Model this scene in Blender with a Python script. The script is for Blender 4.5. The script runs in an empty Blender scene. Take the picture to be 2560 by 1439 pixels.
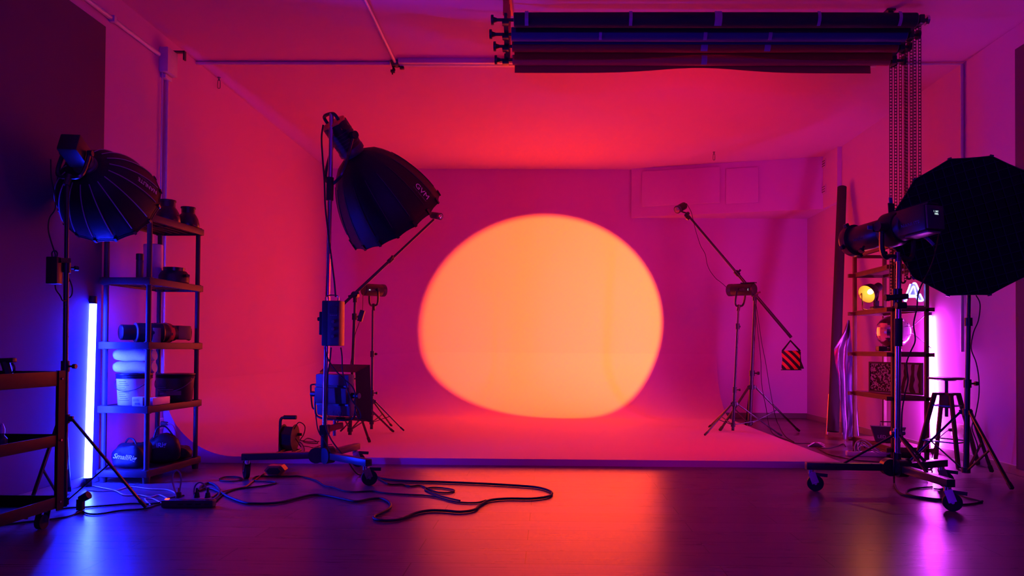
import bpy, bmesh, math, random
from mathutils import Vector, Matrix, Euler
random.seed(7)
scene = bpy.context.scene
COL = scene.collection

# ------------------------------------------------------------------ camera
F_PX, W_PX, H_PX = 1850.0, 2560.0, 1439.0
YAW, PITCH, ROLL = math.radians(0.8), math.radians(0.9), math.radians(0.4)
CAM_Z = 0.9
SHIFT_X = -(90 - F_PX * math.tan(YAW)) / W_PX
SHIFT_Y = (152 - F_PX * math.tan(PITCH)) / W_PX
CAM_R = (Matrix.Rotation(YAW, 3, 'Z') @ Matrix.Rotation(math.pi / 2 + PITCH, 3, 'X') @ Matrix.Rotation(ROLL, 3, 'Z'))
cd = bpy.data.cameras.new('camera')
cam = bpy.data.objects.new('camera', cd)
COL.objects.link(cam)
cd.sensor_width = 36.0
cd.lens = 36.0 * F_PX / W_PX
cd.shift_x, cd.shift_y = SHIFT_X, SHIFT_Y
cd.clip_start = 0.05
cam.location = (0, 0, CAM_Z)
cam.rotation_euler = CAM_R.to_euler()
scene.camera = cam

# ------------------------------------------------------------------ world, exposure
w = bpy.data.worlds.new('world')
scene.world = w
w.use_nodes = True
w.node_tree.nodes['Background'].inputs[0].default_value = (0.0, 0.0, 0.0, 1)
w.node_tree.nodes['Background'].inputs[1].default_value = 0.0
vs = scene.view_settings
vs.view_transform = 'Standard'
vs.look = 'None'
vs.exposure = 0.0
vs.gamma = 1.0
vs.use_curve_mapping = False

SPOT_COL, SPOT_W = (1.0, 0.115, 0.0032), 10000.0
RED_FILL_COL, RED_FILL_W = (1.0, 0.0, 0.02), 175.0  # added red fill for the walls, set at the projector
BLUE_EM = (3.0, 6.5, 480.0)
MAGENTA_EM = (105.0, 8.0, 140.0)
BLUE_FILL = ((0.12, 0.0, 1.0), 80.0)      # added blue fill behind the camera to turn the ceiling purple

rl = bpy.data.lights.new('added_blue_fill', 'AREA')
rl.shape = 'RECTANGLE'; rl.size = 1.2; rl.size_y = 0.06
rl.color = BLUE_FILL[0]; rl.energy = BLUE_FILL[1]
ro = bpy.data.objects.new('added_blue_fill', rl)
COL.objects.link(ro)
ro.location = (0.4, -1.2, 1.2)
ro.rotation_euler = (math.radians(142), 0, 0)

# ------------------------------------------------------------------ pixel helpers
def ray(px, py):
    v = Vector(((px - 1280 + SHIFT_X * W_PX) / F_PX, -(py - 719.5 - SHIFT_Y * W_PX) / F_PX, -1.0))
    return CAM_R @ v
CAM = Vector((0, 0, CAM_Z))
def P(px, py, Y):
    d = ray(px, py); return CAM + d * (Y / d.y)
def Fl(px, py, z=0.0):
    d = ray(px, py); return CAM + d * ((z - CAM_Z) / d.z)
def PXX(px, py, X):
    d = ray(px, py); return CAM + d * (X / d.x)

# ------------------------------------------------------------------ materials
MATS = {}
def mat(name, color, rough=0.5, metal=0.0, noise=0.08, nscale=30.0, bump=0.0, emit=None, spec=0.5, sheen=0.0, aniso=0.0):
    if name in MATS: return MATS[name]
    m = bpy.data.materials.new(name); MATS[name] = m
    m.use_nodes = True
    nt = m.node_tree; b = nt.nodes['Principled BSDF']
    b.inputs['Base Color'].default_value = (*color, 1)
    b.inputs['Roughness'].default_value = rough
    b.inputs['Metallic'].default_value = metal
    b.inputs['Specular IOR Level'].default_value = spec
    if sheen: b.inputs['Sheen Weight'].default_value = sheen
    if emit:
        mx = max(emit)
        b.inputs['Emission Color'].default_value = (*[e / mx for e in emit], 1)
        b.inputs['Emission Strength'].default_value = mx
    tc = nt.nodes.new('ShaderNodeTexCoord')
    n = nt.nodes.new('ShaderNodeTexNoise'); n.inputs['Scale'].default_value = nscale; n.inputs['Detail'].default_value = 4
    nt.links.new(tc.outputs['Object'], n.inputs['Vector'])
    if noise:
        mp = nt.nodes.new('ShaderNodeMapRange')
        mp.inputs['To Min'].default_value = max(0.02, rough - noise); mp.inputs['To Max'].default_value = min(1, rough + noise)
        nt.links.new(n.outputs['Fac'], mp.inputs['Value']); nt.links.new(mp.outputs['Result'], b.inputs['Roughness'])
        mc = nt.nodes.new('ShaderNodeMix'); mc.data_type = 'RGBA'
        mc.inputs[6].default_value = (*[c * (1 - noise) for c in color], 1)
        mc.inputs[7].default_value = (*[min(1, c * (1 + noise)) for c in color], 1)
        nt.links.new(n.outputs['Fac'], mc.inputs[0]); nt.links.new(mc.outputs[2], b.inputs['Base Color'])
    if bump:
        bp = nt.nodes.new('ShaderNodeBump'); bp.inputs['Strength'].default_value = bump; bp.inputs['Distance'].default_value = 0.004
        nt.links.new(n.outputs['Fac'], bp.inputs['Height']); nt.links.new(bp.outputs['Normal'], b.inputs['Normal'])
    return m

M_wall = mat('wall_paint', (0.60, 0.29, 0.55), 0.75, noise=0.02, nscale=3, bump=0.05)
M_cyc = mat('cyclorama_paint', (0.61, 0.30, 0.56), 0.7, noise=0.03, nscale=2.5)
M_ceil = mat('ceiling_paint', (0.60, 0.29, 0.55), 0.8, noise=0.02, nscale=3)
M_brown = mat('brown_panel', (0.11, 0.04, 0.105), 0.8, noise=0.1, nscale=6, bump=0.1)
M_base = mat('baseboard_wood', (0.33, 0.27, 0.24), 0.4)
M_basedark = mat('baseboard_dark', (0.10, 0.06, 0.05), 0.4)
M_pipe = mat('conduit_plastic', (0.62, 0.60, 0.60), 0.4)
M_black = mat('black_plastic', (0.018, 0.018, 0.02), 0.38)
M_blackm = mat('black_metal', (0.02, 0.02, 0.022), 0.3, spec=0.6)
M_rubber = mat('black_rubber', (0.012, 0.012, 0.012), 0.65)
M_fabric = mat('black_fabric', (0.012, 0.012, 0.015), 0.5, noise=0.1, nscale=60, bump=0.15, spec=0.3)
M_grid = mat('grid_fabric', (0.010, 0.010, 0.013), 0.75, spec=0.2)
M_gridl = mat('grid_strip', (0.018, 0.018, 0.022), 0.6, spec=0.35)
M_pipingm = mat('grey_piping', (0.34, 0.32, 0.36), 0.6)
M_chrome = mat('chrome_steel', (0.62, 0.62, 0.64), 0.16, metal=1.0, noise=0.04)
M_greym = mat('grey_steel', (0.20, 0.20, 0.21), 0.35, metal=0.6)
M_darkgrey = mat('dark_grey_plastic', (0.06, 0.06, 0.062), 0.4)
M_shelf = mat('rack_plastic', (0.06, 0.045, 0.05), 0.42, spec=0.22)
M_white = mat('white_plastic', (0.75, 0.75, 0.74), 0.35)
M_cloth = mat('white_diffuser', (0.75, 0.75, 0.75), 0.8)
M_towel = mat('white_towelling', (0.8, 0.8, 0.8), 0.9, noise=0.1, nscale=90, bump=0.4)
M_print = mat('pale_print', (0.8, 0.78, 0.82), 0.6)
M_printdim = mat('grey_print', (0.16, 0.155, 0.17), 0.6)
M_red = mat('red_paint', (0.45, 0.05, 0.03), 0.45)
M_orange = mat('orange_paint', (0.9, 0.22, 0.04), 0.5)
M_orangef = mat('orange_fabric', (0.8, 0.13, 0.03), 0.7)
M_wood = mat('dark_wood', (0.10, 0.05, 0.03), 0.45, noise=0.15, nscale=12, spec=0.22)
M_rwood = mat('rack_board', (0.16, 0.06, 0.05), 0.5, noise=0.15, nscale=10, spec=0.22)
M_glass = mat('lens_glass', (0.05, 0.05, 0.06), 0.05, spec=0.8)
M_foil = mat('crumpled_foil', (0.26, 0.21, 0.32), 0.38, metal=1.0, noise=0.05)
M_gold = mat('gold_foil', (0.85, 0.55, 0.25), 0.22, metal=1.0)
M_mirror = mat('mirror_tile', (0.85, 0.85, 0.87), 0.12, metal=1.0, noise=0.03)
M_screen = mat('screen_digits', (0.1, 0.1, 0.1), 0.4, emit=(0.75, 1.0, 1.0))
M_card = mat('brown_card', (0.32, 0.2, 0.13), 0.7)
M_label = mat('paper_label', (0.6, 0.6, 0.6), 0.55)

def floor_material():
    m = bpy.data.materials.new('laminate_planks'); m.use_nodes = True
    nt = m.node_tree; b = nt.nodes['Principled BSDF']; N = nt.nodes.new; L = nt.links.new
    tc = N('ShaderNodeTexCoord'); br = N('ShaderNodeTexBrick')
    br.offset = 0.37; br.inputs['Scale'].default_value = 1.0
    br.inputs['Brick Width'].default_value = 1.29; br.inputs['Row Height'].default_value = 0.193
    br.inputs['Mortar Size'].default_value = 0.0022; br.inputs['Mortar Smooth'].default_value = 0.1
    br.inputs['Color1'].default_value = (0.115, 0.085, 0.078, 1); br.inputs['Color2'].default_value = (0.155, 0.115, 0.105, 1)
    br.inputs['Mortar'].default_value = (0.012, 0.009, 0.008, 1)
    mp = N('ShaderNodeMapping'); mp.inputs['Location'].default_value = (0.3, 0.045, 0)
    L(tc.outputs['Object'], mp.inputs['Vector']); L(mp.outputs['Vector'], br.inputs['Vector'])
    st = N('ShaderNodeMapping'); st.inputs['Scale'].default_value = (1.5, 34, 1); L(tc.outputs['Object'], st.inputs['Vector'])
    n = N('ShaderNodeTexNoise'); n.inputs['Scale'].default_value = 2.2; n.inputs['Detail'].default_value = 6; n.inputs['Distortion'].default_value = 0.4
    L(st.outputs['Vector'], n.inputs['Vector'])
    mx = N('ShaderNodeMix'); mx.data_type = 'RGBA'; mx.blend_type = 'MULTIPLY'; mx.inputs[0].default_value = 0.55
    cr = N('ShaderNodeValToRGB'); cr.color_ramp.elements[0].position = 0.3; cr.color_ramp.elements[0].color = (0.55, 0.55, 0.55, 1)
    cr.color_ramp.elements[1].position = 0.7; cr.color_ramp.elements[1].color = (1.25, 1.25, 1.25, 1)
    L(n.outputs['Fac'], cr.inputs['Fac']); L(br.outputs['Color'], mx.inputs[6]); L(cr.outputs['Color'], mx.inputs[7]); L(mx.outputs[2], b.inputs['Base Color'])
    rr = N('ShaderNodeMapRange'); rr.inputs['To Min'].default_value = 0.24; rr.inputs['To Max'].default_value = 0.34
    L(n.outputs['Fac'], rr.inputs['Value']); L(rr.outputs['Result'], b.inputs['Roughness'])
    b.inputs['Specular IOR Level'].default_value = 0.22
    bp = N('ShaderNodeBump'); bp.inputs['Strength'].default_value = 0.25; bp.inputs['Distance'].default_value = 0.002
    inv = N('ShaderNodeMath'); inv.operation = 'MULTIPLY_ADD'; inv.inputs[1].default_value = -1.0
    L(br.outputs['Fac'], inv.inputs[0]); 
    sc = N('ShaderNodeMath'); sc.operation = 'MULTIPLY'; sc.inputs[1].default_value = 0.25; L(n.outputs['Fac'], sc.inputs[0]); L(sc.outputs[0], inv.inputs[2])
    L(inv.outputs[0], bp.inputs['Height']); L(bp.outputs['Normal'], b.inputs['Normal'])
    return m
M_floor = floor_material()

def emission_mat(name, rgb):
    m = bpy.data.materials.new(name); m.use_nodes = True
    nt = m.node_tree; nt.nodes.clear()
    o = nt.nodes.new('ShaderNodeOutputMaterial'); e = nt.nodes.new('ShaderNodeEmission')
    mx = max(rgb); e.inputs[0].default_value = (*[c / mx for c in rgb], 1); e.inputs[1].default_value = mx
    nt.links.new(e.outputs[0], o.inputs[0]); return m

# ------------------------------------------------------------------ mesh builder
def frame(d, up=(0, 0, 1), origin=(0, 0, 0)):
    z = Vector(d).normalized(); u = Vector(up)
    if abs(z.dot(u.normalized())) > 0.99: u = Vector((0, 1, 0))
    x = u.cross(z).normalized(); y = z.cross(x)
    M = Matrix((x, y, z)).transposed().to_4x4(); M.translation = Vector(origin); return M
def spline(pts, res=6, closed=False):
    pts = [Vector(p) for p in pts]; n = len(pts)
    if n < 3: return pts
    out = []
    segs = n if closed else n - 1
    for i in range(segs):
        g = lambda k: pts[k % n] if closed else pts[min(max(k, 0), n - 1)]
        p0, p1, p2, p3 = g(i - 1), g(i), g(i + 1), g(i + 2)
        for k in range(res):
            t = k / res
            out.append(0.5 * ((2 * p1) + (p2 - p0) * t + (2 * p0 - 5 * p1 + 4 * p2 - p3) * t * t + (3 * p1 - p0 - 3 * p2 + p3) * t ** 3))
    if not closed: out.append(pts[-1])
    return out
class MB:
    def __init__(s, M=None): s.v = []; s.f = []; s.M = M or Matrix.Identity(4)
    def add(s, vs, fs, M=None):
        o = len(s.v); MM = s.M @ M if M is not None else s.M
        s.v += [MM @ Vector(v) for v in vs]; s.f += [[i + o for i in f] for f in fs]; return s
    def box(s, c, size, R=None, bev=0.0, M=None):
        bm = bmesh.new(); bmesh.ops.create_cube(bm, size=1.0)
        bmesh.ops.scale(bm, vec=Vector(size), verts=bm.verts)
        if bev > 0: bmesh.ops.bevel(bm, geom=list(bm.edges), offset=min(bev, min(size) * 0.45), segments=2, profile=0.6, affect='EDGES')
        T = Matrix.Translation(Vector(c)) @ (R.to_4x4() if R is not None else Matrix.Identity(4))
        bm.verts.index_update()
        s.add([v.co for v in bm.verts], [[v.index for v in f.verts] for f in bm.faces], (M @ T) if M is not None else T)
        bm.free(); return s
    def bar(s, p0, p1, wx, wy, up=(0, 0, 1), bev=0.0):
        p0, p1 = Vector(p0), Vector(p1); M = frame(p1 - p0, up, (p0 + p1) / 2)
        return s.box((0, 0, 0), (wx, wy, (p1 - p0).length), None, bev, M)
    def cyl(s, p0, p1, r0, r1=None, n=14, M=None):
        p0, p1 = Vector(p0), Vector(p1); r1 = r0 if r1 is None else r1
        F = frame(p1 - p0, (0, 0, 1), p0); h = (p1 - p0).length
        vs = []
        for z, r in ((0, r0), (h, r1)):
            for k in range(n):
                a = 2 * math.pi * k / n; vs.append(F @ Vector((r * math.cos(a), r * math.sin(a), z)))
        fs = [[k, (k + 1) % n, n + (k + 1) % n, n + k] for k in range(n)] + [list(range(n))[::-1], list(range(n, 2 * n))]
        return s.add(vs, fs, M)
    def path(s, pts, r, n=8, closed=False, res=6, smooth=True, rs=None, zmin=None):
        q = spline(pts, res, closed) if smooth else [Vector(p) for p in pts]
        if zmin is not None: q = [Vector((p.x, p.y, max(p.z, zmin))) for p in q]
        m = len(q)
        if m < 2: return s
        vs = []; prev = None
        for i in range(m):
            t = (q[(i + 1) % m] - q[i - 1]) if (closed or 0 < i < m - 1) else (q[1] - q[0] if i == 0 else q[-1] - q[-2])
            if t.length < 1e-9: t = Vector((0, 0, 1))
            t.normalize()
            if prev is None:
                u = Vector((0, 0, 1)) if abs(t.z) < 0.9 else Vector((1, 0, 0))
                x = u.cross(t).normalized()
            else:
                x = (prev - t * prev.dot(t))
                x = x.normalized() if x.length > 1e-6 else Vector((1, 0, 0)).cross(t).normalized()
            prev = x; y = t.cross(x); rr = rs[min(len(rs) - 1, i)] if rs else r
            for k in range(n):
                a = 2 * math.pi * k / n; vs.append(q[i] + x * (rr * math.cos(a)) + y * (rr * math.sin(a)))
        fs = []
        for i in range(m if closed else m - 1):
            j = (i + 1) % m
            for k in range(n): fs.append([i * n + k, i * n + (k + 1) % n, j * n + (k + 1) % n, j * n + k])
        if not closed: fs += [list(range(n))[::-1], list(range((m - 1) * n, m * n))]
        return s.add(vs, fs)
    def lathe(s, prof, M=None, n=28, cap=True, flat=False):
        vs = []; m = len(prof)
        for (r, z) in prof:
            for k in range(n):
                a = 2 * math.pi * (k + 0.5) / n; vs.append((r * math.cos(a), r * math.sin(a), z))
        fs = []
        for i in range(m - 1):
            for k in range(n): fs.append([i * n + k, i * n + (k + 1) % n, (i + 1) * n + (k + 1) % n, (i + 1) * n + k])
        if cap: fs += [list(range(n))[::-1], list(range((m - 1) * n, m * n))]
        return s.add(vs, fs, M)
    def prism(s, pts, h, M=None):
        n = len(pts); vs = [(x, y, 0) for x, y in pts] + [(x, y, h) for x, y in pts]
        fs = [list(range(n))[::-1], list(range(n, 2 * n))] + [[k, (k + 1) % n, n + (k + 1) % n, n + k] for k in range(n)]
        return s.add(vs, fs, M)
    def sphere(s, c, r, nu=20, nv=12, M=None, sc=(1, 1, 1)):
        c = Vector(c); vs = [c + Vector((0, 0, -r * sc[2]))]
        for i in range(1, nv):
            ph = -math.pi / 2 + math.pi * i / nv
            for k in range(nu):
                a = 2 * math.pi * k / nu
                vs.append(c + Vector((r * sc[0] * math.cos(ph) * math.cos(a), r * sc[1] * math.cos(ph) * math.sin(a), r * sc[2] * math.sin(ph))))
        vs.append(c + Vector((0, 0, r * sc[2]))); fs = []
        for k in range(nu): fs.append([0, 1 + (k + 1) % nu, 1 + k])
        for i in range(nv - 2):
            a0 = 1 + i * nu
            for k in range(nu): fs.append([a0 + k, a0 + (k + 1) % nu, a0 + nu + (k + 1) % nu, a0 + nu + k])
        top = len(vs) - 1; a0 = 1 + (nv - 2) * nu
        for k in range(nu): fs.append([a0 + k, a0 + (k + 1) % nu, top])
        return s.add(vs, fs, M)
    def grid(s, nu, nv, fn, thick=0.0):
        vs = [fn(i / nu, j / nv) for i in range(nu + 1) for j in range(nv + 1)]
        fs = [[i * (nv + 1) + j, (i + 1) * (nv + 1) + j, (i + 1) * (nv + 1) + j + 1, i * (nv + 1) + j + 1] for i in range(nu) for j in range(nv)]
        if thick:
            bm = bmesh.new(); bv = [bm.verts.new(v) for v in vs]; [bm.faces.new([bv[k] for k in f]) for f in fs]
            bm.normal_update()
            bmesh.ops.solidify(bm, geom=list(bm.faces), thickness=thick)
            bm.verts.index_update()
            s.add([v.co.copy() for v in bm.verts], [[v.index for v in f.verts] for f in bm.faces]); bm.free(); return s
        return s.add(vs, fs)

ORG = {}
def _link(name, mesh, m):
    o = bpy.data.objects.new(name, mesh); COL.objects.link(o)
    if m is not None: mesh.materials.append(m)
    return o
def _mesh(name, mb, org, smooth):
    me = bpy.data.meshes.new(name)
    me.from_pydata([v - org for v in mb.v], [], mb.f)
    bm = bmesh.new(); bm.from_mesh(me); bmesh.ops.recalc_face_normals(bm, faces=bm.faces); bm.to_mesh(me); bm.free()
    if smooth:
        me.polygons.foreach_set('use_smooth', [True] * len(me.polygons))
        me.set_sharp_from_angle(angle=math.radians(smooth if smooth is not True else 38))
    me.update(); return me
def tag(o, label=None, cat=None, group=None, kind=None):
    if label: o['label'] = label
    if cat: o['category'] = cat
    if group: o['group'] = group
    if kind: o['kind'] = kind
    return o
def thing(name, loc, label, cat, group=None):
    o = bpy.data.objects.new(name, None); COL.objects.link(o)
    o.location = Vector(loc); o.empty_display_size = 0.05; ORG[o.name] = Vector(loc)
    return tag(o, label, cat, group)
def part(name, mb, m, parent, smooth=True, label=None, kind=None):
    org = ORG[parent.name]
    o = _link(name, _mesh(name, mb, org, smooth), m); o.parent = parent; ORG[o.name] = org
    return tag(o, label, None, None, kind)
def single(name, mb, m, label, cat, group=None, smooth=True, kind=None):
    xs = [v.x for v in mb.v]; ys = [v.y for v in mb.v]; zs = [v.z for v in mb.v]
    org = Vector(((min(xs) + max(xs)) / 2, (min(ys) + max(ys)) / 2, min(zs)))
    o = _link(name, _mesh(name, mb, org, smooth), m); o.location = org; ORG[o.name] = org
    return tag(o, label, cat, group, kind)
def struct(name, mb, m, label=None, cat=None, smooth=False):
    o = single(name, mb, m, label, cat, None, smooth, 'structure'); return o
def copy_tree(o, loc, label=None, rotz=None):
    c = o.copy(); COL.objects.link(c); c.location = Vector(loc)
    if rotz is not None: c.rotation_euler = (0, 0, rotz)
    if label: c['label'] = label
    def rec(a, b):
        for ch in a.children:
            d = ch.copy(); COL.objects.link(d); d.parent = b; d.matrix_parent_inverse = ch.matrix_parent_inverse.copy(); rec(ch, d)
    rec(o, c); return c
def text_mb(body, size, M, extrude=0.0006, mb=None, shear=0.0, bold=0.0, warp=None):
    cu = bpy.data.curves.new('lettering', 'FONT'); cu.body = body; cu.size = size; cu.extrude = extrude
    cu.align_x = 'CENTER'; cu.align_y = 'CENTER'; cu.shear = shear; cu.offset = bold; cu.resolution_u = 3
    to = bpy.data.objects.new('lettering', cu); COL.objects.link(to)
    dg = bpy.context.evaluated_depsgraph_get(); ev = to.evaluated_get(dg); me = ev.to_mesh()
    mb = mb or MB()
    vs = [v.co.copy() for v in me.vertices]
    if warp: vs = [warp(v) for v in vs]
    mb.add(vs, [list(p.vertices) for p in me.polygons], M)
    ev.to_mesh_clear(); bpy.data.objects.remove(to); bpy.data.curves.remove(cu)
    return mb

# ------------------------------------------------------------------ room shell
XL, XR, YB, YF, HC = -2.99, 3.45, 9.9, -3.2, 3.31
T = 0.12
struct('floor', MB().box((0.21, (YB + YF) / 2, -0.05), (XR - XL + 0.3, YB - YF + 0.3, 0.1)), M_floor)
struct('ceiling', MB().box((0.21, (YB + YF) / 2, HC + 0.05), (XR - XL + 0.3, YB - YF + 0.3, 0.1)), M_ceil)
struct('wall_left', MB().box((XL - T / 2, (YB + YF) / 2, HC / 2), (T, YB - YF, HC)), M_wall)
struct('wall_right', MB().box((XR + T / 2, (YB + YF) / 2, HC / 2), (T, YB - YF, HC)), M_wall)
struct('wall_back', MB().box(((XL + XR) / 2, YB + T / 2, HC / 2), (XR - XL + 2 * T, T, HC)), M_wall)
struct('wall_front', MB().box(((XL + XR) / 2, YF - T / 2, HC / 2), (XR - XL + 2 * T, T, HC)), M_brown)
struct('baseboard_left', MB().box((XL + 0.008, (5.66 + YF) / 2, 0.035), (0.016, 5.66 - YF, 0.07), bev=0.004), M_base)
struct('baseboard_right', MB().box((XR - 0.008, (YB + YF) / 2, 0.035), (0.016, YB - YF, 0.07), bev=0.004), M_base)
struct('baseboard_back', MB().box((2.9, YB - 0.008, 0.035), (1.16, 0.016, 0.07), bev=0.004), M_basedark)
# boxed soffit along the right half of the back wall, with its ledge
sof = [(1.1, YB), (1.1, 9.86), (3.40, 9.2), (3.40, YB)]
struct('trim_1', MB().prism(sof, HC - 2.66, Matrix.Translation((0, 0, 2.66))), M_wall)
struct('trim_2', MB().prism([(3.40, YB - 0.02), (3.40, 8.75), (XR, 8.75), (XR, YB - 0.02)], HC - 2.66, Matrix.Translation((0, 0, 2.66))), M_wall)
# brown wall fields on both side walls
struct('trim_3', MB().box((XL + 0.012, 1.35, 1.545), (0.024, 7.04, 2.97), bev=0.004), M_brown)
struct('trim_4', MB().box((XR - 0.012, 1.65, 1.59), (0.024, 7.64, 3.08), bev=0.004), M_brown)

# ------------------------------------------------------------------ cyclorama
def cyclorama():
    xl, yb, xr, y0, z0, RL, RB = XL + 0.57, YB - 0.8, 2.25, 5.72, 0.05, 0.567, 0.797
    na = 20
    def prof(R, k):      # k 0..na
        a = math.pi / 2 * k / na
        return R * math.sin(a), z0 + R * (1 - math.cos(a))
    vs = []; fs = []
    # stations along the base line: left run, corner, back run
    st = []
    for i in range(5): st.append(('L', y0 + (yb - y0) * i / 4))
    for i in range(1, 8): st.append(('B', xl + (xr - xl) * i / 7))
    for j, (kind, t) in enumerate(st):
        for k in range(na + 1):
            sL, zL = prof(RL, k); sB, zB = prof(RB, k)
            if kind == 'L':
                vs.append(((xl - sL), t if t < yb else yb + sB, zL if t < yb else (zL + zB) / 2))
            else: vs.append((t, yb + sB, zB))
    n = na + 1
    for j in range(len(st) - 1):
        for k in range(na): fs.append([j * n + k, (j + 1) * n + k, (j + 1) * n + k + 1, j * n + k + 1])
    mb = MB(); mb.add(vs, fs)
    o = len(mb.v)
    # floor deck top and edges, end faces
    mb.add([(xl, y0, z0), (xr, y0, z0), (xr, yb, z0), (xl, yb, z0), (xl, y0, 0), (xr, y0, 0), (xr, yb, 0)], [[0, 1, 2, 3], [0, 4, 5, 1], [1, 5, 6, 2]])
    end = [prof(RL, k) for k in range(na + 1)]
    ev = [(xl - s_, y0, z_) for s_, z_ in end] + [(XL + 0.005, y0, 0), (xl, y0, 0)]
    mb.add(ev, [list(range(len(ev)))])
    end = [prof(RB, k) for k in range(na + 1)]
    ev = [(xr, yb + s_, z_) for s_, z_ in end] + [(xr, YB - 0.005, 0), (xr, yb, 0)]
    mb.add(ev, [list(range(len(ev)))])
    o = single('cyclorama', mb, M_cyc, 'white curved cyclorama with a raised floor filling the back of the studio', 'cyclorama', None, 30)
    return o
cyclorama()
# ------------------------------------------------------------------ lamps that light the room
def spot(name, loc, target, color, energy, angle, blend, radius, parent=None):
    l = bpy.data.lights.new(name, 'SPOT'); l.color = color; l.energy = energy
    l.spot_size = angle; l.spot_blend = blend; l.shadow_soft_size = radius
    o = bpy.data.objects.new(name, l); COL.objects.link(o)
    M = frame(Vector(loc) - Vector(target), (0, 0, 1), loc)
    if parent is not None:
        o.parent = parent; M = Matrix.Translation(-ORG[parent.name]) @ M
    o.matrix_local = M
    return o
def tube_light(name, bottom, top, r, em, label, group):
    bottom, top = Vector(bottom), Vector(top); ax = (top - bottom).normalized()
    t = thing(name, bottom, label, 'tube light', group)
    part('end_cap', MB().cyl(bottom, bottom + ax * 0.05, r * 1.08), M_black, t)
    part('glow_tube', MB().cyl(bottom + ax * 0.05, top - ax * 0.05, r, n=20), em, t)
    part('end_cap', MB().cyl(top - ax * 0.05, top, r * 1.08), M_black, t)
    return t
EM_blue = emission_mat('blue_tube_glow', BLUE_EM)
EM_mag = emission_mat('magenta_tube_glow', MAGENTA_EM)
tube_light('tube_light', (-2.945, 4.72, 0.004), PXX(233, 740, -2.955), 0.022, EM_blue, 'glowing blue tube light leaning on the left wall by the plastic rack', 'tube lights leaning on the walls')
tube_light('tube_light', (3.405, 6.58, 0.004), PXX(2323, 775, 3.412), 0.022, EM_mag, 'glowing magenta tube light leaning on the right wall behind the stool', 'tube lights leaning on the walls')
# ------------------------------------------------------------------ builders: stands, lamps, softboxes
def light_stand(base, top_z, feet, r, collar_z, label, name='light_stand', group='tripod light stands', brace_z=0.09, knobs=(0.45, 0.72), floor_z=0.0, m=None, cat='light stand', yaw=0.0, tip=None):
    m = m or M_blackm
    bx, by = base; t = thing(name, (bx, by, floor_z), label, cat, group)
    top = Vector(tip) if tip is not None else Vector((bx, by, top_z))
    b0 = Vector((bx, by, floor_z + 0.03)); ax = top - b0
    at = lambda z: b0 + ax * ((z - b0.z) / ax.z)
    zs = [b0.z] + [floor_z + k * (top_z - floor_z) for k in knobs] + [top_z]
    rr = [r, r * 0.82, r * 0.66, r * 0.55]
    for i in range(len(zs) - 1):
        part('pole', MB().cyl(at(zs[i]), at(zs[i + 1] + (0.02 if i < len(zs) - 2 else 0)), rr[i]), m, t)
    for i, z in enumerate(zs[1:-1]):
        p = at(z); c = part('clamp_collar', MB().cyl(p - Vector((0, 0, .03)), p + Vector((0, 0, .03)), r * 1.35), M_black, t)
        kd = Vector((math.cos(yaw + i), math.sin(yaw + i), 0)) * (r * 1.2)
        part('knob', MB().cyl(p + kd, p + kd * 2.4, r * .35).cyl(p + kd * 2.2, p + kd * 3.1, r * .85, n=8), M_black, c)
    pc = at(collar_z); mb = MB().cyl(pc - Vector((0, 0, .025)), pc + Vector((0, 0, .025)), r * 1.6)
    for f in feet:
        d = (Vector((f[0], f[1], 0)) - Vector((bx, by, 0))).normalized()
        mb.bar(pc, pc + d * (r * 2.6), .02, .03)
    part('leg_collar', mb, M_black, t)
    pb = at(floor_z + brace_z); part('brace_collar', MB().cyl(pb - Vector((0, 0, .02)), pb + Vector((0, 0, .02)), r * 1.5), M_black, t)
    for f in feet:
        ft = Vector((f[0], f[1], (f[2] if len(f) > 2 else floor_z) + .006)); d = (Vector((ft.x, ft.y, 0)) - Vector((bx, by, 0))).normalized()
        p0 = pc + d * (r * 2.2); dl = (p0 - ft).normalized()
        side = d.cross(Vector((0, 0, 1)))
        lg = part('leg', MB().bar(ft + dl * 0.035, p0, r * .75, r * 1.05, side, .002), m, t)
        part('rubber_foot', MB().bar(ft + Vector((0, 0, .004)) + dl * .004, ft + dl * 0.06, r * 1.0, r * 1.3, side, .003), M_rubber, lg)
        mid = p0.lerp(ft, 0.5)
        part('brace', MB().bar(pb + d * r, mid, r * .4, r * .75, side), m, t)
    return t

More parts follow.
